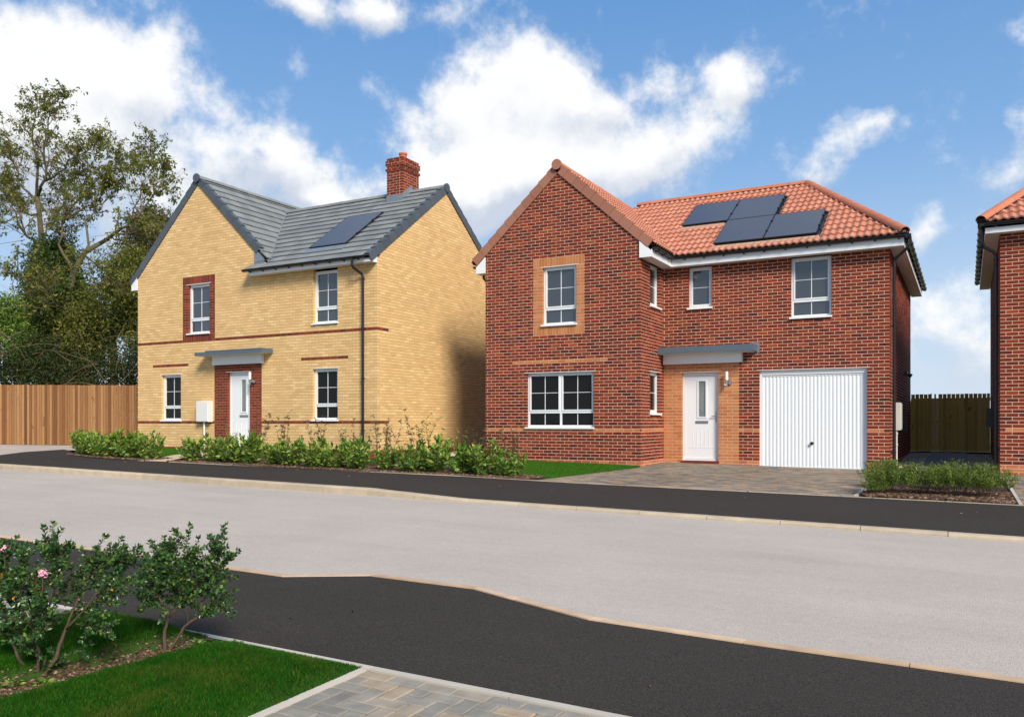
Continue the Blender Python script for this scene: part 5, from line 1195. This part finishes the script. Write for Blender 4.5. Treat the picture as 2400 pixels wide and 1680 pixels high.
whorled(b1, 'left foreground evergreen bush with one pink blossom cluster and yellow leaves',
  [([S1(88,1574), S1(40,1530,.02), S1(14,1478,.03), S1(18,1420,.03), S1(16,1360,.02)], .011), ([S1(86,1572), S1(96,1500,-.03), S1(84,1450,-.04), S1(60,1400,-.05)], .010), ([S1(96,1572), S1(128,1520,.0), S1(142,1465,.02), S1(160,1420,.02), S1(178,1370,.04)], .013),
   ([S1(94,1570), S1(88,1530,.06), S1(50,1505,.08), S1(22,1490,.1)], .008), ([S1(90,1470,-.02), S1(120,1400,-.03), S1(130,1340,-.02)], .008), ([S1(148,1455,.02), S1(205,1395,.0), S1(240,1350,0)], .007)],
  [(S1(18,1400,.02), S1(-20,1330,.03)), (S1(16,1370,.02), S1(0,1290,0)), (S1(-10,1310), S1(22,1262)), (S1(60,1400,-.04), S1(36,1320,-.06)), (S1(70,1360,-.03), S1(58,1262,-.03)), (S1(100,1370,0), S1(40,1272,-.02)), (S1(128,1345), S1(122,1206,0)), (S1(120,1300), S1(108,1246,.0)), (S1(130,1330), S1(140,1262,.04)),
   (S1(150,1360,.03), S1(234,1240,.04)), (S1(165,1370,.03), S1(278,1242,.02)), (S1(190,1330,.02), S1(320,1258,0)), (S1(230,1310,.0), S1(344,1276,-.02)), (S1(178,1370,.04), S1(300,1300,.05)), (S1(200,1390,0), S1(282,1395,.02)), (S1(170,1410,.02), S1(255,1422,.05)), (S1(220,1370,0), S1(330,1342,0)),
   (S1(150,1400,.0), S1(140,1300,-.05)), (S1(110,1400,-.05), S1(80,1310,-.08)), (S1(60,1430,-.06), S1(0,1380,-.1)), (S1(50,1440,.05), S1(-25,1420,.08)), (S1(90,1440,-.08), S1(130,1360,-.12)), (S1(100,1410,.08), S1(170,1330,.12)), (S1(40,1420,.1), S1(60,1330,.12)), (S1(130,1420,.05), S1(200,1420,.08)), (S1(20,1480,.0), S1(-20,1450,.0)), (S1(60,1470,.0), S1(20,1440,-.1)), (S1(130,1450,-.08), S1(90,1395,-.1)), (S1(110,1455,.05), S1(70,1420,.1)), (S1(60,1500,.0), S1(130,1440,-.15)), (S1(100,1540,.0), S1(185,1500,.1)), (S1(175,1440,.0), S1(250,1460,.03))],
  5, 310, flower=[(*S1(128,1312,-.12), 34), (*S1(20,1262,-.04), 14)], yl=22)
whorled(b2, 'right foreground evergreen bush on two bare crooked stems',
  [([S2(388,1520), S2(384,1470,.01), S2(395,1430,.0), S2(376,1385,-.01), S2(378,1340,-.02)], .012), ([S2(392,1518), S2(430,1455,.02), S2(460,1430,.02), S2(478,1385,.03), S2(485,1345,.03)], .009), ([S2(396,1430,0), S2(420,1405,.02), S2(418,1350,.03)], .007), ([S2(440,1450,.02), S2(437,1415,.0), S2(432,1385,0)], .003)],
  [(S2(380,1380,-.01), S2(346,1290,0)), (S2(378,1345), S2(362,1258,.0)), (S2(385,1340), S2(388,1262,.02)), (S2(410,1350,.02), S2(408,1230,.03)), (S2(415,1350,.02), S2(444,1218,.02)), (S2(440,1330,.03), S2(465,1248,0)), (S2(470,1330,.03), S2(526,1216,.02)), (S2(480,1340,.03), S2(556,1278,.02)), (S2(478,1350,.03), S2(548,1342,.05)), (S2(500,1300,.03), S2(524,1252,.02)),
   (S2(380,1370,0), S2(310,1345,-.02)), (S2(375,1350,0), S2(320,1335,.05)), (S2(390,1390,0), S2(345,1400,.03)), (S2(470,1420,.02), S2(540,1395,.04)), (S2(455,1440,.02), S2(545,1372,.02)), (S2(400,1370,-.06), S2(440,1300,-.1)), (S2(430,1380,.06), S2(470,1300,.12)), (S2(420,1370,0), S2(400,1300,-.12)), (S2(450,1370,0), S2(505,1320,-.08)), (S2(400,1400,.02), S2(430,1350,.15)), (S2(380,1330,0), S2(370,1290,.1)), (S2(430,1395,0), S2(480,1370,-.05)), (S2(400,1390,0), S2(450,1385,.08)), (S2(410,1340,-.05), S2(350,1310,-.08))],
  9, 270)

# ---- small weeds in the bark strip
for i, (x, y, lab) in enumerate([(-4.20, 2.44, 'small leafy weed at the left foot of the left bush'), (-4.10, 2.52, 'second small leafy weed below the left bush'), (-3.98, 3.38, 'small weed beside the pavement edging behind the right bush')]):
    C_, Dd_ = [], []
    for k in range(26): a = random.uniform(0, 6.28); r = random.uniform(0, .035); C_.append((math.cos(a)*r, math.sin(a)*r, .005+random.random()*.012)); Dd_.append((math.cos(a), math.sin(a), random.uniform(.1, .8)))
    o = leaves('weed', np.array(C_), np.array(Dd_), .034, .45, M['laurel'], None, Matrix.Translation((x, y, gz(x, y, mound(x, y))))); o['label'] = lab; o['category'] = 'weed'; o['group'] = 'weeds in the bark strip'

# ================================================================== TREES
LIMB = {'A': [[(-33.35,20.47,.5,.33),(-33.33,20.48,3.08,.3),(-33.31,20.5,6.59,.27),(-33.26,20.52,8.34,.24),(-33.4,20.45,10.09,.2),(-33.49,20.4,10.88,.17)],[(-33.49,20.4,10.88,.13),(-33.82,20.56,12.29,.09),(-34.08,20.64,13.78,.05),(-33.95,20.71,14.93,.02)],[(-33.46,20.41,10.79,.14),(-32.66,20.28,11.35,.1),(-32.4,20.08,12.46,.07),(-32.0,20.07,13.58,.04),(-31.88,20.14,14.3,.02)],[(-32.81,20.31,11.29,.09),(-31.55,20.32,11.68,.06),(-30.48,20.34,12.03,.04),(-29.87,20.67,12.56,.02)],[(-33.49,20.4,10.62,.1),(-34.64,20.34,11.64,.07),(-35.39,20.49,12.69,.05),(-35.65,20.35,13.77,.02)],[(-33.27,20.51,8.34,.13),(-33.36,19.9,9.02,.1),(-33.25,19.39,9.67,.07),(-33.42,18.72,9.04,.03)],[(-33.39,19.88,9.07,.08),(-34.26,19.97,10.62,.05),(-34.89,19.63,11.85,.02)],[(-33.37,20.46,9.92,.1),(-34.89,20.77,10.34,.08),(-36.3,20.92,11.15,.06),(-36.9,20.47,11.9,.03)],[(-33.27,20.51,9.04,.09),(-33.86,21.33,9.98,.06),(-33.94,21.86,11.02,.04),(-34.17,22.3,12.08,.02)]],
'B': [[(-30.65,19.65,.5,.33),(-30.59,19.7,2.99,.3),(-30.45,19.78,5.96,.27),(-30.28,19.88,7.28,.23),(-29.87,20.1,8.1,.2),(-29.36,20.38,8.43,.17)],[(-29.36,20.38,8.43,.16),(-28.41,20.34,8.68,.13),(-27.4,20.32,9.14,.09),(-26.91,20.59,9.62,.06),(-26.44,20.84,10.29,.03),(-26.25,20.95,10.93,.015)],[(-30.28,19.88,7.11,.14),(-31.25,19.92,8.54,.1),(-31.55,20.32,9.5,.08),(-30.8,20.73,10.09,.06),(-30.06,21.14,10.35,.04),(-29.46,21.47,11.03,.02)],[(-31.55,20.32,9.5,.08),(-31.42,20.96,11.0,.05),(-31.51,21.49,12.2,.03),(-31.12,21.7,13.07,.015)],[(-29.87,20.1,8.1,.1),(-30.26,20.46,9.38,.07),(-30.36,20.98,10.69,.05),(-29.88,21.24,11.54,.03),(-29.61,21.39,12.14,.015)],[(-28.41,20.34,8.68,.08),(-27.26,20.4,8.61,.06),(-26.13,20.45,8.26,.03)],[(-27.4,20.32,9.14,.06),(-27.55,20.8,10.44,.04),(-27.85,21.21,11.57,.02),(-27.67,21.31,12.06,.012)],[(-29.87,20.1,7.94,.08),(-28.59,19.67,7.42,.06),(-27.16,19.31,6.76,.04),(-26.2,19.26,6.06,.02)],[(-30.45,19.78,5.63,.1),(-29.22,18.18,6.14,.06),(-29.4,17.51,6.67,.04),(-29.43,16.92,6.73,.02)]]}
def ash_tree(key, label, seed, leafn, twl=1.0):
    rnd = random.Random(seed); L0 = LIMB[key][0][0]; root = thing('ash_tree', L0[:3], label, 'tree', 'trees behind the timber fence'); Cc, Dd = [], []
    tr = MB(); p = LIMB[key][0]; tr.tube([Vector(q[:3]) for q in p], [q[3]*.5 for q in p], 12); tr.build('trunk', M['bark'], root, smooth=True)
    tw_ = MB()
    def twig(p, d, L, r, lev):
        n_ = 4; pts = [p]; q = p.copy()
        for k in range(n_):
            d = (d+Vector((rnd.gauss(0,.20), rnd.gauss(0,.20), rnd.gauss(.06,.16)))).normalized(); q = q+d*(L/n_); pts.append(q.copy())
        tw_.tube(pts, [r*(1-.7*k/n_) for k in range(n_+1)], 4 if lev > 0 else 5, cap=False)
        if lev < 2:
            for k in range(rnd.randint(3, 5)):
                t = rnd.uniform(.25, 1); i = min(int(t*n_), n_-1); pp = pts[i].lerp(pts[i+1], t*n_-i); nd = (d+Vector((rnd.gauss(0,1), rnd.gauss(0,1), rnd.gauss(.1,.7)))*.85).normalized(); twig(pp, nd, L*rnd.uniform(.45, .7), r*.5, lev+1)
        else:
            if rnd.random() < leafn:
                for z in range(rnd.randint(5, 11)):
                    t = rnd.uniform(.2, 1); i = min(int(t*n_), n_-1); pp = pts[i].lerp(pts[i+1], t*n_-i); Cc.append(tuple(pp+Vector((rnd.gauss(0,.04), rnd.gauss(0,.04), rnd.gauss(-.02,.04))))); Dd.append((rnd.gauss(0,.8), rnd.gauss(0,.8), rnd.gauss(-.7,.5)))
    for limb in LIMB[key][1:]:
        pts = [Vector(q[:3]) for q in limb]; b = MB(); sm = []; rs = []
        for i in range(len(pts)-1):
            for k in range(3):
                t = k/3; sm.append(pts[i].lerp(pts[i+1], t)+Vector((rnd.gauss(0,.05), rnd.gauss(0,.05), rnd.gauss(0,.05)))*(1 if i+k else 0)); rs.append(limb[i][3]*(1-t)+limb[i+1][3]*t)
        sm.append(pts[-1]); rs.append(limb[-1][3]); b.tube(sm, [q*.5 for q in rs], 8); b.build('branch', M['bark'], root, smooth=True)
        tot = sum((pts[i+1]-pts[i]).length for i in range(len(pts)-1))
        for k in range(int(tot*7.5)):
            t = rnd.uniform(.12, 1)**.8; i = min(int(t*(len(sm)-1)), len(sm)-2); pp = sm[i].lerp(sm[i+1], rnd.random()); d = (sm[i+1]-sm[i]).normalized()
            nd = (d*.8+Vector((rnd.gauss(0,1), rnd.gauss(0,1), rnd.gauss(.35,.7)))*.7).normalized(); twig(pp, nd, rnd.uniform(.6, 1.35)*twl*(1.15-.55*t), max(.011, rs[i]*.20), 0)
    tw_.build('twig', M['twig'], root, kind='stuff')
    print('tree', key, len(Cc), len(tw_.f)); leaves('foliage', np.array(Cc), np.array(Dd), .145, .42, M['ash'], root, kind='stuff')
ash_tree('A', 'tall half-bare ash tree at the far left behind the fence', 3, .27)
ash_tree('B', 'leaning ash tree whose branches reach the yellow house roof', 4, .37)
def blob_tree(name, label, cat, base, blobs, n, size, mat, trunkr, seed, wid=.5, group='trees behind the timber fence', twigs=0, clump=14):
    rnd = np.random.default_rng(seed); root = thing(name, base, label, cat, group); Cs = []
    for (cx, cy, cz, rx, ry, rz, wt) in blobs:
        m_ = int(n*wt/clump); u = rnd.normal(size=(m_, 3)); u /= np.linalg.norm(u, axis=1)[:, None]; r = rnd.uniform(.25, 1, m_)**.5; r *= 1+.18*np.sin(u[:, 0]*5+cx)*np.cos(u[:, 2]*6+cz); cc = np.array([[cx, cy, cz]])+u*r[:, None]*np.array([[rx, ry, rz]])
        Cs.append(np.repeat(cc, clump, 0)+rnd.normal(0, .20, (m_*clump, 3))*np.array([[1,1,.7]]))
    C_ = np.concatenate(Cs); leaves('foliage', C_, rnd.normal(size=C_.shape)+np.array([[0,0,-.3]]), size, wid, mat, root, kind='stuff')
    mb = MB(); tp = max(b[2] for b in blobs); mb.tube([Vector(base), Vector((blobs[0][0], blobs[0][1], tp*.55)), Vector((blobs[0][0], blobs[0][1], tp-.6))], [trunkr, trunkr*.7, trunkr*.15], 8); mb.build('trunk', M['bark'], root, smooth=True)
    if twigs:
        mb = MB()
        for i in range(twigs):
            b = blobs[rnd.integers(len(blobs))]; p = Vector((b[0]+rnd.normal()*b[3]*.6, b[1]+rnd.normal()*b[4]*.4-b[4]*.4, b[2]+rnd.normal()*b[5]*.6)); d = Vector((rnd.normal(), rnd.normal()*.4, rnd.normal()*.4+.1)).normalized(); pts = [p]; q = p.copy()
            for k in range(7): d = (d+Vector((rnd.normal()*.15, rnd.normal()*.15, -.10+rnd.normal()*.1))).normalized(); q = q+d*.26; pts.append(q.copy())
            mb.tube(pts, [.014-.0016*k for k in range(8)], 4, cap=False)
        mb.build('twig', M['twig'], root, kind='stuff')
blob_tree('ivy_tree', 'dense ivy-covered tree trunk in the middle of the trees', 'tree', (-32.2, 20.0, .5), [(-32.3,20.4,6.6,1.1,1.1,2.6,1.2),(-31.6,20.2,4.6,1.9,1.4,2.0,1.3),(-30.9,20.0,6.0,.9,.9,1.1,.5)], 26000, .13, M['ivy'], .3, 5, twigs=60)
blob_tree('bronze_tree', 'bronze-green narrow tree touching the yellow house gable', 'tree', (-31.2, 24.3, .5), [(-31.3,24.3,9.2,1.5,1.3,1.9,1),(-31.7,24.1,6.6,1.1,1.0,1.6,.4),(-33.2,25.2,6.2,1.2,1.0,1.6,.3)], 13000, .13, M['bronze'], .22, 6, twigs=30)
blob_tree('holly_tree', 'dark broad evergreen at the left edge behind the fence', 'tree', (-35.5, 17.2, .5), [(-35.2,17.2,5.4,1.9,1.4,1.5,1),(-33.6,17.8,5.2,1.5,1.2,1.2,.7),(-36.8,16.8,6.6,1.3,1.2,1.1,.4)], 20000, .14, M['ivy'], .25, 7, twigs=60)
blob_tree('elder_tree', 'loose light green tree right behind the fence near the house wall', 'tree', (-28.2, 20.3, .5), [(-28.6,20.4,5.9,1.7,1.2,1.3,.5),(-27.2,20.3,6.6,1.0,1.0,1.6,.5),(-29.6,19.8,4.9,1.4,1.1,1.2,.45),(-26.6,20.6,4.6,1.0,1.0,1.3,.3)], 12000, .13, M['ash'], .2, 8, twigs=60)
blob_tree('ash_sapling', 'yellow-green ash sapling in front of the ivy', 'tree', (-31.6, 17.9, .5), [(-31.9,18.2,5.7,.8,.6,.7,.5),(-31.2,18.0,4.9,.9,.6,.9,.4),(-30.7,18.2,3.9,.9,.6,.9,.5)], 4200, .15, M['laurel'], .08, 9, .36)
# unkempt hedge right behind the fence
hb = []
for i in range(12):
    t = i/11; c = Vector((-38.5, 13.6, 0)).lerp(Vector((-24.2, 20.3, 0)), t); hb.append((c.x, c.y, 2.8+.35*math.sin(i*2.1), 1.1, 1.1, 1.7+.3*math.cos(i*1.7), 1))
blob_tree('hedge', 'dark overgrown hedge with bare twigs along the back of the fence', 'hedge', (-31, 17.2, .5), hb, 4200, .12, M['hedge'], .1, 10, .5, 'trees behind the timber fence', twigs=420)
